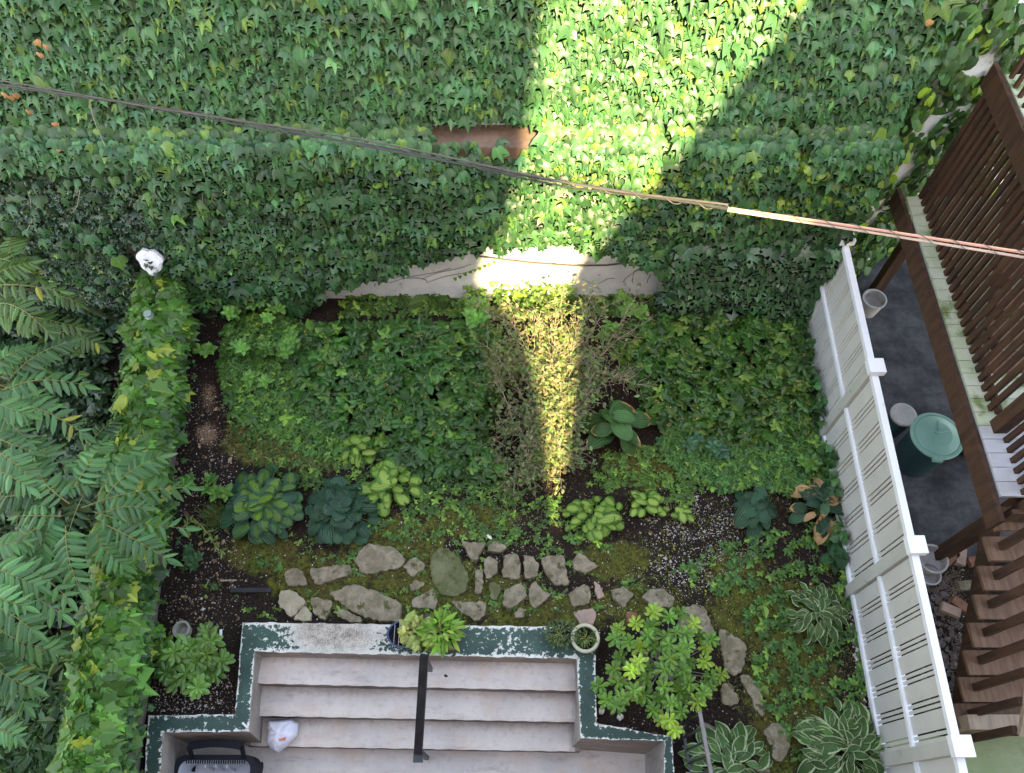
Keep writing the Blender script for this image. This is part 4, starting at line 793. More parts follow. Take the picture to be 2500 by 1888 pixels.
# nettle-like weeds
wl = [(505, 848, 'by the hedge end at the top left of the soil path'), (560, 765, 'tall one at the left end of the back bed'), (625, 735, 'just right of the tall one under the ivy'), (645, 770, 'in front of the ivy near the back'), (700, 745, 'with toothed drooping leaves'), (640, 850, 'beside the pale weeds of the left bed'), (590, 850, 'left of centre in the pale weeds'), (700, 840, 'at the left edge of the hydrangea'), (620, 925, 'low in the left bed'), (1160, 760, 'with big leaves left of the dry bush'), (1530, 750, 'with heart shaped leaves right of the dry bush'), (1560, 765, 'small one at the right of the heart-leaved weed'), (1500, 800, 'lower right of the dry bush top'), (520, 1190, 'above the large dark hosta at its left'), (450, 1180, 'at the hedge side of the soil path'), (1220, 1140, 'below the left hydrangea'), (1755, 1090, 'blue-green below the right hydrangea'), (1925, 1015, 'blue-green near the fence'), (1690, 1085, 'with grey-green leaves below the right hydrangea'), (2035, 1130, 'bright at the fence beside its second post'), (1985, 1130, 'bright and low near the fence')]
for x, y, w_ in wl:
    n_ = rng.integers(3, 6); pts = [(x+rng.normal(0, 14), y+rng.normal(0, 12)) for _ in range(n_)]; dark = 'blue' in w_ or 'grey' in w_; big = 'big' in w_
    whorls('weed', pts, .15 if big else .105, (.05, .14, .075) if dark else (.085, .22, .045), 'leafy upright weed '+w_, MLm, HEART if 'heart' in w_ or big else OVAT, 5, (.3, .55) if y < 900 else (.1, .25), 'weed', MSTEMG)
m = MB()      # cut lily-like branch lying on the soil
A_, B_ = P(*ca(1160, 60), .05), P(*ca(1400, 270), .05); mid = P(*ca(1280, 90), .08)
m.tube(np.array([P(*ca(1250, 60), .05), mid, P(*ca(1330, 150), .07), B_]), .006, 5, (.3, .3, .12), .003)
for ctrl in (np.array([P(*ca(1280, 90), .06), P(*ca(1200, 60), .06), P(*ca(1170, 140), .06)]), np.array([P(*ca(1300, 110), .07), P(*ca(1350, 180), .07), P(*ca(1420, 270), .06)])):
    for j in range(22):
        t = j/21*2; i_ = min(int(t), 1); q = ctrl[i_]+(ctrl[i_+1]-ctrl[i_])*(t-i_); m.leaves(LANCE, q[None], rv(1, .6)*[1, 1, .3]+[0, -.3, 0], np.array([[0, 0, 1.]]), .09, cols(1, (.17, .24, .07), .15))
tag(m.build('fallen_branch', MLm, origin=tuple(mid)), 'pale leafy branch lying on the soil below the hedge', 'branch')
m = MB(); q = P(530, 1262, .02)
for k in range(420):
    a_ = rng.uniform(0, 6.28); m.leaves(BLADE, (q+rv(1, .07)[0]*[1, 1, 0])[None], np.array([[math.cos(a_), math.sin(a_), .9]]), rv(1)+[0, 0, 1], .16*rng.uniform(.6, 1.2), cols(1, (.10, .15, .05), .2))
tag(m.build('grass_tuft', MLm, origin=tuple(q)), 'soft tuft of fine grass left of the large hosta', 'grass')
# ================================================================== STEPPING STONES
stones = [
 (cb, [(90, 300), (160, 210), (350, 225), (425, 320), (380, 365), (135, 405)], 'broad grey six-sided paving stone below the blue-green hosta', MSTONE),
 (ca, [(1965, 370), (2193, 335), (2243, 350), (2235, 405), (2010, 475)], 'long grey slanting paving stone left of the broad six-sided one', MSTONE),
 (ca, [(1810, 390), (1880, 360), (1930, 380), (1960, 470), (1830, 480)], 'small rough paving stone at the upper left end of the path', MSTONE),
 (cb, [(395, 350), (480, 290), (545, 345), (540, 370), (460, 425)], 'small dark five-sided paving stone left of the mossy oval', MSTONE),
 (cb, [(570, 330), (610, 240), (680, 225), (740, 270), (820, 400), (815, 500), (740, 550), (640, 530), (580, 430)], 'big rounded green mossy paving stone above the flower pots', MSTONEM),
 (cb, [(770, 185), (830, 200), (935, 195), (870, 320), (830, 310)], 'wedge paving stone pointing down, right of the mossy oval', MSTONE),
 (cb, [(945, 215), (1000, 190), (1070, 230), (1010, 265), (940, 250)], 'flat small paving stone, topmost of the path', MSTONE),
 (cb, [(910, 300), (950, 280), (1010, 320), (1000, 400), (960, 430), (925, 430)], 'crumbly upright paving stone beside the thin strip stone', MSTONE),
 (cb, [(860, 370), (915, 365), (905, 525), (860, 530)], 'thin strip of paving stone standing between larger ones', MSTONE),
 (cb, [(1045, 275), (1130, 265), (1155, 330), (1145, 435), (1035, 430)], 'squarish grey paving stone in the middle of the upper row', MSTONE),
 (cb, [(1170, 275), (1230, 285), (1270, 330), (1260, 420), (1175, 430)], 'notched paving stone right of the squarish one', MSTONE),
 (cb, [(1280, 290), (1425, 275), (1465, 470), (1380, 475), (1310, 400)], 'tall tapering grey paving stone in the upper row', MSTONE),
 (cb, [(1480, 310), (1530, 260), (1590, 310), (1655, 350), (1560, 400), (1490, 370)], 'paving stone with a pointed right end, last of the upper row', MSTONE),
 (cb, [(440, 470), (480, 435), (545, 460), (500, 505), (445, 505)], 'tiny speckled paving stone left of the mossy oval', MSTONE),
 (cb, [(-82, 520), (0, 490), (100, 458), (390, 580), (390, 715), (200, 690), (90, 650)], 'largest smooth paving stone, just above the green wall top', MSTONE),
 (cb, [(0, 620), (140, 680), (130, 715), (50, 700), (-30, 650)], 'low brownish paving stone tucked under the largest one', MSTONE),
 (cb, [(450, 570), (600, 490), (620, 540), (610, 630), (455, 610)], 'paving stone directly above the potted plants', MSTONE),
 (cb, [(705, 570), (940, 580), (930, 650), (870, 705), (760, 640)], 'flat-topped triangular paving stone above the green wall top', MSTONE),
 (cb, [(945, 460), (990, 445), (1030, 490), (1000, 570), (960, 560)], 'half buried paving stone right of the thin strip stone', MSTONEM),
 (cb, [(1045, 500), (1160, 450), (1200, 540), (1080, 630), (1035, 600)], 'five-sided paving stone in the middle of the lower row', MSTONE),
 (cb, [(1210, 480), (1250, 440), (1290, 500), (1350, 530), (1240, 630), (1205, 590)], 'broken paving stone with a notch in its upper edge', MSTONE),
 (cb, [(1105, 650), (1150, 610), (1190, 625), (1175, 680), (1110, 680)], 'small crumb-edged paving stone nearest the green wall top', MSTONE),
 (cb, [(1450, 530), (1560, 460), (1600, 480), (1590, 590), (1480, 610)], 'rough paving stone above the cream rimmed pot', MSTONE),
 (cb, [(1620, 440), (1660, 470), (1690, 550), (1640, 560)], 'narrow pink stone right of the rough paving stone', MSTONEP),
 (cb, [(1480, 645), (1610, 615), (1640, 660), (1600, 750), (1550, 740)], 'pale pink rock touching the cream rimmed pot', MSTONEP),
 (cb, [(1735, 500), (1800, 475), (1880, 530), (1830, 590), (1810, 620), (1740, 560)], 'eroded paving stone with pale lower edge above the red stone', MSTONE),
 (cb, [(1920, 550), (1960, 500), (2050, 490), (2140, 560), (2110, 620), (1990, 600)], 'mossy ragged paving stone above the yellow-green shrub', MSTONE),
 (ca, [(1785, 500), (1880, 510), (1955, 580), (1935, 610), (1850, 680), (1775, 600)], 'cream coloured paving stone at the left end of the path', MSTONEC),
 (ca, [(1930, 600), (1990, 650), (1985, 700), (1865, 695)], 'small cream paving piece below the larger cream stone', MSTONEC),
 (ca, [(1975, 560), (2000, 545), (2120, 570), (2110, 620), (2070, 700), (2000, 660)], 'grey shield-shaped paving stone beside the cream ones', MSTONE),
 (cc, [(0, 640), (95, 585), (165, 620), (225, 790), (150, 800), (10, 800)], 'big paving stone half covered by the yellow-green shrub', MSTONE),
 (cc, [(245, 760), (270, 745), (430, 850), (410, 1000), (345, 1060), (290, 1020), (260, 860)], 'tall kite-shaped paving stone right of the yellow-green shrub', MSTONE),
 (cc, [(260, 1100), (320, 1090), (380, 1210), (330, 1250), (270, 1230)], 'small pitted paving stone below the kite-shaped one', MSTONE),
 (cc, [(375, 1050), (420, 1035), (500, 1100), (550, 1270), (530, 1320), (480, 1270), (460, 1200)], 'long dagger-shaped paving stone below the kite-shaped one', MSTONE),
 (cc, [(530, 1420), (580, 1345), (640, 1350), (705, 1470), (690, 1540), (640, 1610), (590, 1580), (590, 1500)], 'lowest ragged paving stone beside the large white-edged hosta', MSTONE),
 (cc, [(340, 1400), (420, 1390), (450, 1470), (430, 1500), (350, 1490)], 'mossy yellowish paving stone behind the railing hosta', MSTONEM),
 (cc, [(470, 1490), (520, 1520), (560, 1600), (580, 1671), (480, 1671)], 'brownish paving stone right of the railing hosta', MSTONE),
 (cb, [(1820, 660), (1850, 635), (1900, 650), (1880, 710), (1835, 715)], 'small dusky red stone at the upper edge of the yellow-green shrub', MBRICK),
 (cb, [(1650, 1255), (1690, 1262), (1675, 1300), (1655, 1295)], 'small white chipped stone beside the lower green wall', MPEBB),
 (cb, [(1775, 1290), (1800, 1295), (1810, 1320), (1785, 1340), (1765, 1320)], 'round white pebble beside the lower green wall', MPEBB),
]
for f_, pl, lab, mt in stones:
    poly = np.array([f_(*p) for p in pl]); w3 = P(poly[:, 0], poly[:, 1], .05)[:, :2]; c0 = w3.mean(0); out = []
    for i in range(len(w3)):
        a, b = w3[i], w3[(i+1) % len(w3)]; L = np.linalg.norm(b-a); k = max(2, int(L/.03)); nn = np.array([-(b-a)[1], (b-a)[0]])/(L+1e-9)
        for j in range(k):
            t = j/k; out.append(a+(b-a)*t+nn*rng.normal(0, .0065)*(1 if j else .3)+(c0-a)*(.06 if j == 0 else 0))
    out = np.array(out)[::-1]; n = len(out); zt = .052+.006*rng.random(); sl = rng.normal(0, .012, 2)
    m = MB(); rings = [(1.0, -.03), (1.0, zt-.014), (.965, zt-.002), (.86, zt), (.55, zt+.003), (.25, zt+.004)]; V = []
    for s_, z in rings:
        p = c0+(out-c0)*s_; V.append(np.c_[p, np.full(n, z)+((p-c0)@sl if z > 0 else 0)+(rng.normal(0, .0018, n) if s_ < 1 else 0)])
    V = np.vstack(V+[[[c0[0], c0[1], zt+.004]]]); T = []
    for r_ in range(len(rings)-1):
        for i in range(n):
            j = (i+1) % n; A, B, D, E = r_*n+i, r_*n+j, (r_+1)*n+j, (r_+1)*n+i; T += [[A, D, B], [A, E, D]]
    for i in range(n): T.append([(len(rings)-1)*n+i, len(V)-1, (len(rings)-1)*n+(i+1) % n])
    m.add(V, T); tag(m.build('paving_stone' if mt not in (MPEBB,) else 'pebble', mt, origin=(c0[0], c0[1], 0)), lab, 'stone', 'stones of the garden path')
m = MB(); a_, b2 = P(*ca(1470, 505), .04), P(*ca(1730, 505), .04); m.box(a_, b2, .05, .02); tag(m.build('slate_edging', colmat("slate", (.025, .025, .03), (.045, .045, .05), 6, .8), origin=tuple(a_)), 'dark slate strip edging the moss near the cream stone', 'slate')
m = MB(); a_, b2 = P(*ca(1405, 444), .06), P(*ca(1510, 441), .06); m.box(a_, b2, .016, .012); tag(m.build('wooden_stake', MWOOD3, origin=tuple(a_)), 'short pale stick lying on the soil at the moss edge', 'stick')
m = MB(); a_, b2 = P(*ca(1408, 755), .05), P(*ca(1408, 798), .05); m.box(a_, b2, .028, .004); m.box(b2, b2+(b2-a_)*.1, .012, .004); tag(m.build('plant_tag', MVINYL, origin=tuple(a_)), 'small white plant tag right of the left shrub', 'plant tag')
m = MB(); m.box(P(*cd(1415, 762), .05), P(*cd(1445, 778), .05), .03, .01); tag(m.build('paper_scrap', MVINYL, origin=tuple(P(*cd(1430, 770), .05))), 'white paper scrap on the soil path in the left bed', 'paper')
m = MB(); sp = P(*cb(950, 165), .05)
for k in range(6): m.leaves(ROUND, (sp+rv(1, .007)[0]*[1, 1, .1])[None], rv(1)*[1, 1, .2], np.array([[0, 0, 1.]])+rv(1, .3), .028, np.array([[.7, .7, .7]]))
tag(m.build('crumpled_paper', MLm, origin=tuple(sp)), 'crumpled white paper above the topmost paving stone', 'paper')
# broken pot by left shrub
m = MB(); q = P(*ca(1182, 770), .0); m.lathe([(.075, 0), (.088, .11), (.095, .13), (.07, .13), (.062, .1), (.05, .02), (0, .02)], q, 24); tag(m.build('stone_pot', colmat("old_stone_pot", (.28, .27, .22), (.36, .34, .28), 9, .9), origin=tuple(q)), 'small weathered stone pot behind the left whorled shrub', 'pot')
# ================================================================== POTS ON THE WALL TOP
bp = P(*cb(410, 800), .1)
root = empty('wire_planter', tuple(bp), 'navy blue round planter with wire grid and pale trailing plant on the wall top', 'planter')
m = MB(); m.lathe([(.0, .0), (.12, .0), (.145, .12), (.158, .125), (.158, .14), (.14, .14), (.11, .03), (0, .03)], bp, 32, 1.08, .92); m.build('bowl', MPLASTB, root)
m = MB(); m.lathe([(0, .06), (.128, .06)], bp, 20, 1.08, .92); m.build('soil', MSOILP, root)
m = MB()
for k in (-.09, -.04, .01, .06): hh_ = .135*math.sqrt(1-(k/.16)**2); m.box(bp+[k, -hh_, .135], bp+[k, hh_, .135], .004, .004)
m.build('wire_grid', MGREYP, root)
def sprig(root, cpt, n, R, ll, base, tpl, mat, zr, name='foliage', yl=None):
    m = MB(); an = rng.uniform(0, 6.28, n); rr = R*np.sqrt(rng.random(n)); p = cpt+np.c_[rr*np.cos(an), rr*np.sin(an)*.8, rng.uniform(*zr, n)]
    m.leaves(tpl, p, np.c_[np.cos(an), np.sin(an), rng.normal(0, .4, n)]+rv(n, .5), np.array([0, 0, 1.])+rv(n, .4), ll*np.exp(rng.normal(0, .25, n)), cols(n, base, .2, .08, yl, .15))
    for k in range(12):
        m.tube(np.array([cpt, (cpt+p[k])/2+[0, 0, .05], p[k]]), .004, 4, (.3, .32, .14))
    m.build(name, mat, root)
sprig(root, P(*cb(500, 790), .2), 170, .17, .065, (.30, .36, .12), HEART, MLm, (.02, .2), yl=(.5, .48, .2))
tp = P(*cb(665, 820), .1); root = empty('terracotta_planter', tuple(tp), 'square terracotta planter with a bushy light green plant on the wall top', 'planter')
m = MB()
S = .135
for (x0, x1, y0, y1) in ((-S, S, -S*.9, -S*.9+.02), (-S, S, S*.9-.02, S*.9), (-S, -S+.02, -S*.9+.02, S*.9-.02), (S-.02, S, -S*.9+.02, S*.9-.02)): m.cube(tp[0]+x0, tp[0]+x1, tp[1]+y0, tp[1]+y1, .101, .23)
for (x0, x1, y0, y1) in ((-S-.012, S+.012, -S*.9-.012, -S*.9+.016), (-S-.012, S+.012, S*.9-.016, S*.9+.012), (-S-.012, -S+.016, -S*.9+.016, S*.9-.016), (S-.016, S+.012, -S*.9+.016, S*.9-.016)): m.cube(tp[0]+x0, tp[0]+x1, tp[1]+y0, tp[1]+y1, .2301, .255)
m.build('box', MTERRA, root); m = MB(); m.cube(tp[0]-S+.02, tp[0]+S-.02, tp[1]-S*.9+.02, tp[1]+S*.9-.02, .11, .19); m.build('soil', MSOILP, root)
sprig(root, P(*cb(640, 770), .3), 240, .17, .095, (.15, .32, .05), LANCE, MLm, (-.05, .14), yl=(.30, .42, .08))
rp = P(*cb(1562, 815), .25); rp0 = P(*cb(1562, 830), .1); rp0 = np.array([rp[0], rp[1], .06]); root = empty('glazed_pot', tuple(rp0), 'round pot with a cream glazed rim at the corner of the wall top', 'pot')
m = MB(); m.lathe([(0, 0), (.10, 0), (.125, .1), (.135, .22), (.115, .22), (.1, .06), (0, .06)], rp0, 36); m.build('body', MPOTD, root, smooth=False)
m = MB(); m.lathe([(.136, .205), (.152, .212), (.157, .23), (.15, .246), (.125, .246), (.116, .23), (.116, .205)], rp0, 40); m.build('rim', MCREAM, root, smooth=True)
m = MB(); m.lathe([(0, .14), (.112, .14)], rp0, 20); m.build('soil', MSOILP, root); sprig(root, rp0+[0, 0, .17], 90, .10, .045, (.10, .17, .05), LANCE, MLm, (.0, .1))
kp_ = P(*cb(1400, 800), .1); root = empty('plastic_pot', tuple(kp_), 'dark plastic pot with wispy fern-like foliage beside the glazed pot', 'pot')
m = MB(); m.lathe([(0, 0), (.08, 0), (.1, .14), (.11, .14), (.11, .155), (.09, .155), (.08, .1), (0, .1)], kp_, 24); m.build('body', MPLAST, root); sprig(root, kp_+[0, 0, .14], 420, .17, .03, (.07, .12, .045), TINY, MLm, (-.02, .14))
# ================================================================== HANDRAIL
ht, hb = P(1036, 1600, .80), P(1021, 1838, .05); root = empty('handrail', (float(hb[0]), float(hb[1]), -.9), 'black iron handrail running down the middle of the steps', 'handrail')
m = MB(); m.box(ht+(ht-hb)*.0, hb, .085, .05); m.build('rail', MBLACK, root)
m = MB(); m.box((hb[0], hb[1]+.02, -.9), (hb[0], hb[1]+.02, .03), .045, .045, (0, 1, 0)); m.build('post', MBLACK, root)
m = MB(); m.cube(hb[0]-.05, hb[0]+.05, hb[1]-.09, hb[1]+.01, .01, .035); m.build('end_plate', MBLACK, root)
m = MB(); m.box((ht[0]+.0, ht[1]-.02, .1), (ht[0]+.0, ht[1]-.02, .775), .045, .045, (0, 1, 0)); m.build('upper_post', MBLACK, root)
m = MB(); m.box(P(1045, 1500, .3), P(1045, 1536, .3), .05, .03); sk = P(1045, 1518, .3); m.box((sk[0], sk[1], .0), (sk[0], sk[1], .284), .03, .03, (0, 1, 0)); tag(m.build('garden_stake', MBLACK, origin=tuple(sk)), 'short black stake head standing behind the potted plants', 'stake')
# ---- iron railing lower right
r0, r1 = P(1708, 1738, 1.05), P(1738, 1900, 1.05); dirr = (r1-r0); r2 = r0+dirr*3.2; root = empty('iron_railing', (float(r0[0]), float(r0[1]), 0), 'iron railing with grey top bar and black balusters at the lower right wall', 'railing')
m = MB(); m.box(r0, r2, .032, .03); m.build('top_rail', MRAILG, root)
L = np.linalg.norm(r2-r0); nb_ = int(L/.115)
for k in range(nb_):
    p = r0+(r2-r0)*(k+.15)/nb_; m = MB(); m.box((p[0], p[1], .1 if True else 0), (p[0], p[1], p[2]-.018), .018, .018, (0, 1, 0)); m.build('baluster', MBLACK, root)
m = MB(); m.box((r0[0], r0[1]-.0, .16), (r2[0], r2[1], .16), .025, .02); m.build('bottom_rail', MBLACK, root)
m = MB(); m.tube(np.array([P(*cc(150, 1365), .04), P(*cc(200, 1390), .06), P(*cc(262, 1415), .04)]), .035, 8); tag(m.build('drain_pipe', MRAILG, origin=tuple(P(*cc(200, 1390), .04))), 'short dark plastic pipe lying behind the railing', 'pipe')
# ================================================================== STORAGE BIN LOWER LEFT, BAG
def curve(pts, z): return P([p[0] for p in pts], [p[1] for p in pts], z)
x0_, x1_ = P(425, 1850, -.35)[0], P(622, 1850, -.35)[0]; ytop = P(500, 1842, -.35)[1]
root = empty('wheeled_bin', ((x0_+x1_)/2, ytop-.5, -.9), 'open grey storage cart with toothed black rim and black handle on the basement landing', 'cart')
def rrect(x0, x1, y0, y1, r, n=5):
    out = []
    for cx, cy, a0 in ((x1-r, y1-r, 0), (x0+r, y1-r, 90), (x0+r, y0+r, 180), (x1-r, y0+r, 270)):
        for k in range(n+1): a = math.radians(a0+90*k/n); out.append((cx+r*math.cos(a), cy+r*math.sin(a)))
    return np.array(out)
zt = -.42; ro = rrect(x0_, x1_, ytop-1.0, ytop, .12); ri = rrect(x0_+.045, x1_-.045, ytop-.95, ytop-.05, .10); rbm = rrect(x0_+.05, x1_-.05, ytop-.93, ytop-.07, .08); n = len(ro); m = MB()
def ringstrip(m, A, za, B, zb):
    V = np.vstack([np.c_[A, np.full(len(A), za)], np.c_[B, np.full(len(B), zb)]]); n = len(A); T = []
    for i in range(n):
        j = (i+1) % n; T += [[i, j, n+j], [i, n+j, n+i]]
    m.add(V, T)
ringstrip(m, ri, zt, rbm, -.80); m.prism(rbm, -.82, -.80); m.build('liner', MGREYP, root)
m = MB(); ringstrip(m, ro, zt-.25, ro, zt+.02); ringstrip(m, ro, zt+.02, ri, zt+.02); ringstrip(m, ri, zt+.02, ri, zt-.03); ringstrip(m, ro, zt-.25, rbm, -.86); m.build('shell', MPLAST, root)
m = MB()
for k in range(26):
    x = x0_+.12+(x1_-x0_-.24)*k/25; m.box((x, ytop-.045, zt+.022), (x, ytop-.085, zt+.012), .012, .01)
m.build('teeth', MPLAST, root)
for k in (.35, .48, .62):
    m = MB(); x = x0_+(x1_-x0_)*k; m.box((x, ytop-.105, zt-.06), (x, ytop-.125, -.78), .03, .02, (1, 0, 0)); m.build('rib', MGREYP, root)
m = MB(); hx = np.linspace(-1, 1, 11); hp = np.c_[(x0_+x1_)/2+.02+hx*.28, ytop+.07+.03*(1-hx**2), np.full(11, zt+.16)]
for i in range(10): m.box(hp[i], hp[i+1], .075, .05)
m.box(hp[0]-[0, 0, .01], hp[0]+[0, -.10, -.14], .04, .03); m.box(hp[-1]-[0, 0, .01], hp[-1]+[0, -.10, -.14], .04, .03); m.build('handle', MPLAST, root)
for s_ in (-1, 1):
    m = MB(); wx = (x0_+x1_)/2+s_*(x1_-x0_)*.42; a = np.linspace(0, 2*np.pi, 17)[:-1]
    m.tube(np.array([[wx-.02, ytop-.1, -.84], [wx+.02, ytop-.1, -.84]]), .06, 14); m.build('wheel', MPLAST, root)
# plastic bag
bgc = P(688, 1797, -.55); poly = np.array([ca(1720, 1340), ca(1860, 1328), ca(1905, 1355), ca(1895, 1430), ca(1830, 1500), ca(1770, 1540), ca(1730, 1520), ca(1702, 1480), ca(1712, 1420), ca(1708, 1370)])
w3 = P(poly[:, 0], poly[:, 1], -.58)[:, :2]; c0 = w3.mean(0); m = MB(); out = []
for i in range(len(w3)):
    for t in (0, .33, .66): out.append(w3[i]*(1-t)+w3[(i+1) % len(w3)]*t)
out = np.array(out); n = len(out); V = []; rings = [(.75, -.655), (1, -.60), (1.0, -.56), (.88, -.51), (.66, -.475), (.4, -.46), (.18, -.455)]
V = []
for s_, z in rings: V.append(np.c_[c0+(out-c0)*s_, z+rng.normal(0, .012, n)*(s_ < 1)])
V = np.vstack(V+[[[c0[0], c0[1], -.45]]]); T = []
for r_ in range(len(rings)-1):
    for i in range(n):
        j = (i+1) % n; A, B, D, E = r_*n+i, r_*n+j, (r_+1)*n+j, (r_+1)*n+i; T += [[A, B, D], [A, D, E]]
for i in range(n): T.append([(len(rings)-1)*n+i, (len(rings)-1)*n+(i+1) % n, len(V)-1])
m.add(V, T); root = empty('plastic_bag', (c0[0], c0[1], -.66), 'white plastic bag with a red mark lying on the lowest step', 'bag'); m.build('bag_body', MBAG, root, smooth=True)
m = MB(); q = P(*ca(1795, 1450), -.43); m.prism([(q[0]-.035, q[1]-.008), (q[0]+.035, q[1]+.016), (q[0]+.03, q[1]-.014), (q[0]-.02, q[1]-.022)][::-1], q[2]-.06, q[2]); m.build('red_mark', MREDP, root)
m = MB(); q = P(*ca(1560, 1365), .1); m.tube(np.array([P(*ca(1545, 1350), .115), P(*ca(1582, 1385), .115)]), .012, 6); tag(m.build('chalk_stick', MVINYL, origin=tuple(q)), 'short white stick on the green wall corner', 'stick')
m = MB(); q = P(*cb(662, 1048), -.2)
m.leaves(OVAT, q[None]+[0, 0, .006], np.array([[1, -.2, 0.]]), np.array([[0, 0, 1.]]), .055, np.array([[.06, .04, .03]])); tag(m.build('dead_leaf', MLm, origin=tuple(q)), 'small dark dead leaf on the top step', 'leaf')
# ================================================================== WHITE FENCE
FX0, FX1 = 3.745, 3.90; FYa, FYb = 6.15, -1.75
def fxy(Y): return 3.755+(Y-.6)*(3.90-3.755)/(5.99-.6)
posts = [6.05, 4.30, 2.35, .62, -1.25]; root = empty('vinyl_fence', (fxy(3), 3, 0), 'white vinyl fence with slotted grey panels between the garden and the deck', 'fence')
for Y in posts:
    x = fxy(Y); m = MB(); m.cube(x-.055, x+.055, Y-.06, Y+.06, -.05, 1.66); m.build('post', MVDIRT, root)
    m = MB(); m.cube(x-.085, x+.085, Y-.085, Y+.085, 1.661, 1.74); m.prism([(x-.085, Y-.085), (x+.085, Y-.085), (x+.085, Y+.085), (x-.085, Y+.085)][::-1], 1.741, 1.742); m.build('post_cap', MVINYL, root)
for a_, b2 in zip(posts[:-1], posts[1:]):
    ya, yb = a_-.061, b2+.061; xa, xb = fxy(ya), fxy(yb)
    for z, hgt, wdt in ((1.62, .06, .07), (.86, .05, .07), (.12, .06, .07)):
        m = MB(); m.box((xa, ya, z), (xb, yb, z), wdt, hgt); m.build('rail', MVINYL, root)
    Lp_ = ya-yb; pitch = .285; k = max(1, round(Lp_/pitch)); pit = Lp_/k
    for z0, z1 in ((.151, .834), (.886, 1.588)):
        m = MB()
        for i in range(k):
            y1 = ya-i*pit; lay = [(0, .175), (.187, .0375), (.2365, .0375)]; s_ = pit/.285
            for o_, wv in lay:
                A = y1-o_*s_-.008; B = A-wv*s_+.006; m.box((fxy((A+B)/2), A, (z0+z1)/2), (fxy((A+B)/2), B, (z0+z1)/2), .012, z1-z0)
        m.build('slat_panel', MVINYLG, root)
# creeper clinging to the fence foot
m = MB()
for cx_, cy_, nn_ in [(1960, 740, 30), (1985, 930, 30), (2005, 1000, 35), (2025, 1120, 30), (2040, 1190, 25), (1985, 860, 20), (2050, 1300, 20), (1960, 800, 25)]:
    q = P(cx_, cy_, .25); p = q+rv(nn_, .07)*[.6, 1.3, 1.3]; p[:, 0] = np.minimum(p[:, 0], fxy(p[:, 1])-.05); m.leaves(IVYM, p, rv(nn_, .5)+[-.3, 0, -.5], np.array([-.6, 0, .8])+rv(nn_, .3), .085, cols(nn_, (.035, .11, .035), .25))
tag(m.build('creeper', ML, origin=tuple(P(2000, 1000, 0))), 'dark creeper sprigs clinging to the foot of the white fence', 'creeper')
# ================================================================== WOODEN DECK AND STAIRS
DX = 4.47; root = empty('wooden_deck', (DX+1, 4.3, 0), 'brown timber two-level deck with slatted side at the right edge', 'deck')
def deckboards(z, x0, x1, y0, y1, mat, nm='deck_board', pitch=.145, swap=None):
    Y = y1
    while Y-pitch > y0-.001:
        m = MB(); m.cube(x0, x1, Y-pitch+.006, Y, z-.035, z); m.build(nm, mat if swap is None or Y > swap[0] else swap[1], root); Y -= pitch
deckboards(2.12, DX+.012, 7.3, 2.62, 6.3, MBOARD, swap=(3.5, MBOARDW))
def beam(nm, a, b, w_, h_, mat=MWOOD, up=(0, 0, 1)): m = MB(); m.box(a, b, w_, h_, up); return m.build(nm, mat, root)
beam('joist', (DX-.03, 6.45, 1.98), (DX-.03, 2.45, 1.98), .045, .24)
beam('joist', (DX+.1, 2.55, 1.96), (7.3, 2.55, 1.96), .045, .22)
for (x, y, z1) in ((5.0, 6.5, 5.2), (4.86, 2.74, 4.2), (5.6, 4.1, 2.07), (6.6, 2.75, 4.2), (4.66, 3.38, 3.4)): beam('post', (x, y, 0 if z1 != 3.4 else 2.121), (x, y, z1), .13, .13, MWOOD, (0, 1, 0))
# privacy slats between the deck and the upper deck
for k in range(27):
    y = 6.28-k*.108
    if y < 3.5: break
    beam('slat', (DX+.16, y, 2.13), (DX+.16, y, np.interp(y, [3.5, 4.9], [3.05, 3.68])), .035, .06, MWOOD, (0, 1, 0))
beam('slat_rail', (DX+.19, 6.35, 2.20), (DX+.19, 3.5, 2.20), .03, .09)
# shadowy back wall of boards so the space under the upper deck is closed by timber
for k in range(10): beam('back_board', (5.75, 6.3-k*.3, 2.13), (5.75, 6.3-k*.3, 3.6), .03, .26, MWOOD, (1, 0, 0))
for k in range(7): beam('baluster', (DX+.22, 3.24-k*.105, 2.121), (DX+.22, 3.24-k*.105, 3.3), .045, .05, MWOOD, (0, 1, 0))
for k in range(6): beam('baluster', (DX+.8, 3.26-k*.12, 2.121), (DX+.8, 3.26-k*.12, 3.2), .045, .05, MWOOD, (0, 1, 0))
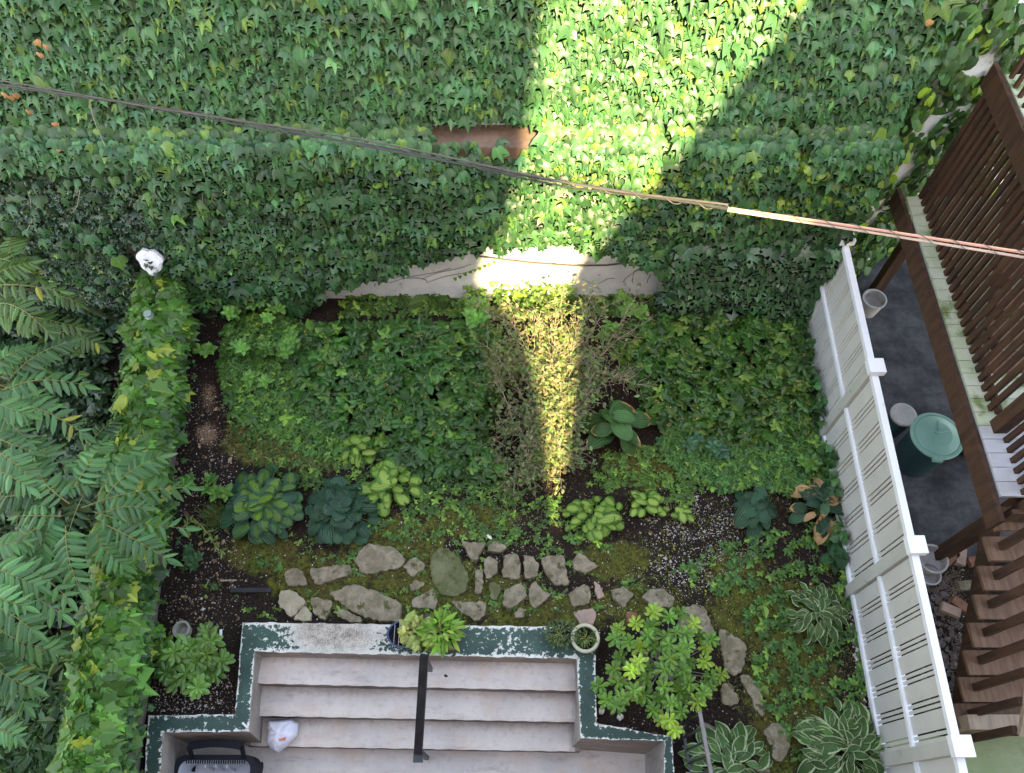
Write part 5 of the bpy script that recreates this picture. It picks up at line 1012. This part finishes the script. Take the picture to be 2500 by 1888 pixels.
# upper deck
UZ = 3.84
for k in range(12):
    m = MB(); Y = 6.25-k*.145; m.cube(4.66, 7.3, Y-.139, Y, UZ-.035, UZ); m.build('deck_board', MBOARD, root)
beam('joist', (4.62, 6.4, UZ-.13), (4.62, 4.0, UZ-.13), .05, .26)
beam('joist', (4.66, 4.52, UZ-.16), (7.3, 4.52, UZ-.16), .045, .22)
for k in range(14): beam('baluster', (4.70, 6.2-k*.13, UZ), (4.70, 6.2-k*.13, UZ+.9), .035, .035, MWOOD, (0, 1, 0))
beam('handrail', (4.70, 6.4, UZ+.92), (4.70, 4.4, UZ+.92), .09, .04)
def flight(label, x0, x1, ytop, ztop, n, rise=.222, run=.222, mat=MWOOD2, bx=.09, back=True):
    r = empty('wooden_stairs', (x0, ytop-n*run, ztop-n*rise), label, 'stairs')
    for k in range(n):
        y = ytop-run*k; z = ztop-rise*k; m = MB(); m.cube(x0, x1, y-.235, y, z-.042, z); m.build('tread', mat, r)
    for xx in (x0+.15, x1-.07):
        m = MB(); m.box((xx, ytop+.02, ztop-.19), (xx, ytop-n*run-.06, ztop-rise*n-.19-.04), .045, .24); m.build('stringer', MWOOD, r)
    for xx in ((x0+.14,) if back else ()):
        for k in range(n+1):
            y = ytop-run*k-.1; z = ztop-rise*k; m = MB(); m.box((xx, y, z-.02), (xx, y, z+.93), .05, .075, (0, 1, 0)); m.build('baluster', MWOOD, r)
        m = MB(); m.box((xx+.05, ytop+.05, ztop+.97), (xx+.05, ytop-run*n-.15, ztop-rise*n+.95), .09, .045); m.build('handrail', MWOOD3, r)
    return r
flight('lower flight of brown timber stairs going down from the deck to the yard', 4.54, 6.1, 2.42+.28, 1.80, 8)
flight('upper flight of brown timber stairs descending from the upper deck', 4.72, 5.7, 5.32, 3.28, 6, back=False)
m = MB(); m.cube(4.55, 7.5, .88, 1.02, 0, .42); tag(m.build('timber_kerb', MWOOD3, origin=(5.5, .95, 0)), 'pale timber kick board and post at the foot of the lower stairs', 'timber')
# ---- things under the deck
tc = P(2290, 1062, .72); tcb = np.array([tc[0], tc[1], 0]); root = empty('trash_can', tuple(tcb), 'round dark trash can with a mint green domed lid under the deck', 'trash can')
m = MB(); m.lathe([(0, 0), (.22, 0), (.235, .03), (.265, .62), (.275, .66), (.275, .69), (.25, .69), (.0, .6)], tcb, 36); m.build('body', MCAN, root, smooth=False)
m = MB(); m.lathe([(.296, .672), (.300, .695), (.292, .71), (.262, .712), (.250, .705), (.240, .725), (.15, .752), (.0, .762)], tcb, 44); m.build('lid', MLID, root, smooth=False)
m = MB(); m.box(tcb+[-.05, .0, .768], tcb+[.12, .03, .768], .02, .03); m.box(tcb+[-.05, .0, .755], tcb+[-.10, -.14, .748], .014, .016); m.box(tcb+[.0, .04, .76], tcb+[.04, .17, .75], .014, .016)
m.build('lid_handle', MLID, root); m = MB(); m.box(tcb+[-.12, -.29, .69], tcb+[-.02, -.305, .69], .05, .05); m.build('latch', MLID, root)
q = P(2207, 1012, .42); q[2] = 0; root = empty('lidded_bucket', tuple(q), 'bucket with a stained pale lid beside the trash can', 'bucket')
m = MB(); m.lathe([(0, 0), (.12, 0), (.145, .38), (.15, .39)], q, 28); m.build('body', MCAN, root); m = MB(); m.lathe([(.156, .39), (.156, .42), (.14, .425), (.0, .422)], q, 32); m.build('lid', MPALE, root)
def pot(px, py, z, r, h, label, mat=MPALE, nm='bucket'):
    q = P(px, py, z); q[2] = 0; m = MB(); m.lathe([(0, 0), (r*.8, 0), (r, h), (r*1.06, h), (r*1.06, h+.02), (r*.92, h+.02), (r*.85, h*.6), (0, h*.5)], q, 28); tag(m.build(nm, mat, origin=tuple(q)), label, nm.replace('_', ' '))
pot(2137, 728, .3, .15, .27, 'pale open bucket at the foot of the far deck post')
pot(2282, 1362, .3, .16, .25, 'pale round basin at the foot of the near deck post', nm='basin')
pot(2270, 1402, .15, .12, .14, 'small pale bowl below the round basin', nm='bowl')
for i, (x, y, a, lab) in enumerate([(2345, 1360, 70, 'pale worn brick standing nearest the deck post'), (2320, 1362, 40, 'reddish brick leaning on the pale worn one'), (2320, 1490, -25, 'pink brick lying on the gravel beside the stair'), (2345, 1478, -40, 'brown brick lying across the pink one'), (2385, 1370, 10, 'dark brick farthest under the stairs'), (2360, 1430, 5, 'grey concrete brick between the two brick heaps')]):
    q = P(x, y, .10); A = math.radians(a); d = np.array([math.cos(A), math.sin(A), 0])*.1; m = MB(); m.box(q-d, q+d, .10, .065); 
    tag(m.build('brick', MSTONE if 'grey' in lab else (MSTONEP if 'p' == lab[0] else MBRICK), origin=tuple(q)), lab, 'brick', 'loose bricks beside the stair')
chips([(2200, 1400), (2330, 1400), (2360, 1700), (2330, 1780), (2270, 1780)], 900, .022, colmat("dark_gravel", (.10, .075, .07), (.2, .16, .15), 20, .9), 'dark gravel and rubble beside the lower stairs')
# ================================================================== OVERHEAD CABLES
px_ = np.array([-60, 0, 250, 500, 830, 1040, 1250, 1500, 1800, 2100, 2500, 2620]); py_ = np.array([196, 203, 245, 281, 340, 380, 421, 468, 514, 558, 622, 642])
tt = np.linspace(0, 1, 160); PX = np.interp(tt*2680-60, px_, py_*0+px_); PY = np.interp(PX, px_, py_)
k5 = np.ones(13)/13; PYs = np.convolve(np.pad(PY, 6, mode='edge'), k5, 'valid')
ZC = 4.2+1.6*tt; cl = P(PX, PYs, ZC); root = empty('overhead_cable', tuple(cl[80]), 'twisted overhead cable bundle crossing the yard, dark left half and salmon right half', 'cable')
ph = tt*60; vert = np.array([0, .35, .93]); 
i1 = int(np.argmin(abs(PX-1800)))
def strand(off, r, s, e, mat, nm, tw=0.3, amp=.018):
    o = np.outer(off*np.ones(len(tt)), vert)+np.outer(amp*np.sin(ph*tw+off*90), [0, .8, .3]); m = MB(); m.tube((cl+o)[s:e], r, 6); m.build(nm, mat, root)
strand(.014, .0065, 0, 160 if False else i1, MCABB, 'strand'); strand(-.004, .0095, 0, i1, MCABD, 'strand', .22, .013); strand(-.015, .006, 0, i1, MCABD, 'strand', .4)
strand(.010, .008, i1-1, 160, MSALM, 'salmon_strand', .1, .006); strand(-.010, .0075, i1-1, 160, MCABW, 'pale_strand', .1, .006)
m = MB(); tf = np.linspace(0, 1, 1400); cf = np.stack([np.interp(tf, tt, cl[:, k]) for k in range(3)], 1); a = tf*2*np.pi*34
m.tube(cf+np.outer(.019*np.sin(a), vert)+np.outer(.019*np.cos(a), [0, .93, -.35]), .0022, 3); m.build('lashing_wire', MCABB, root)
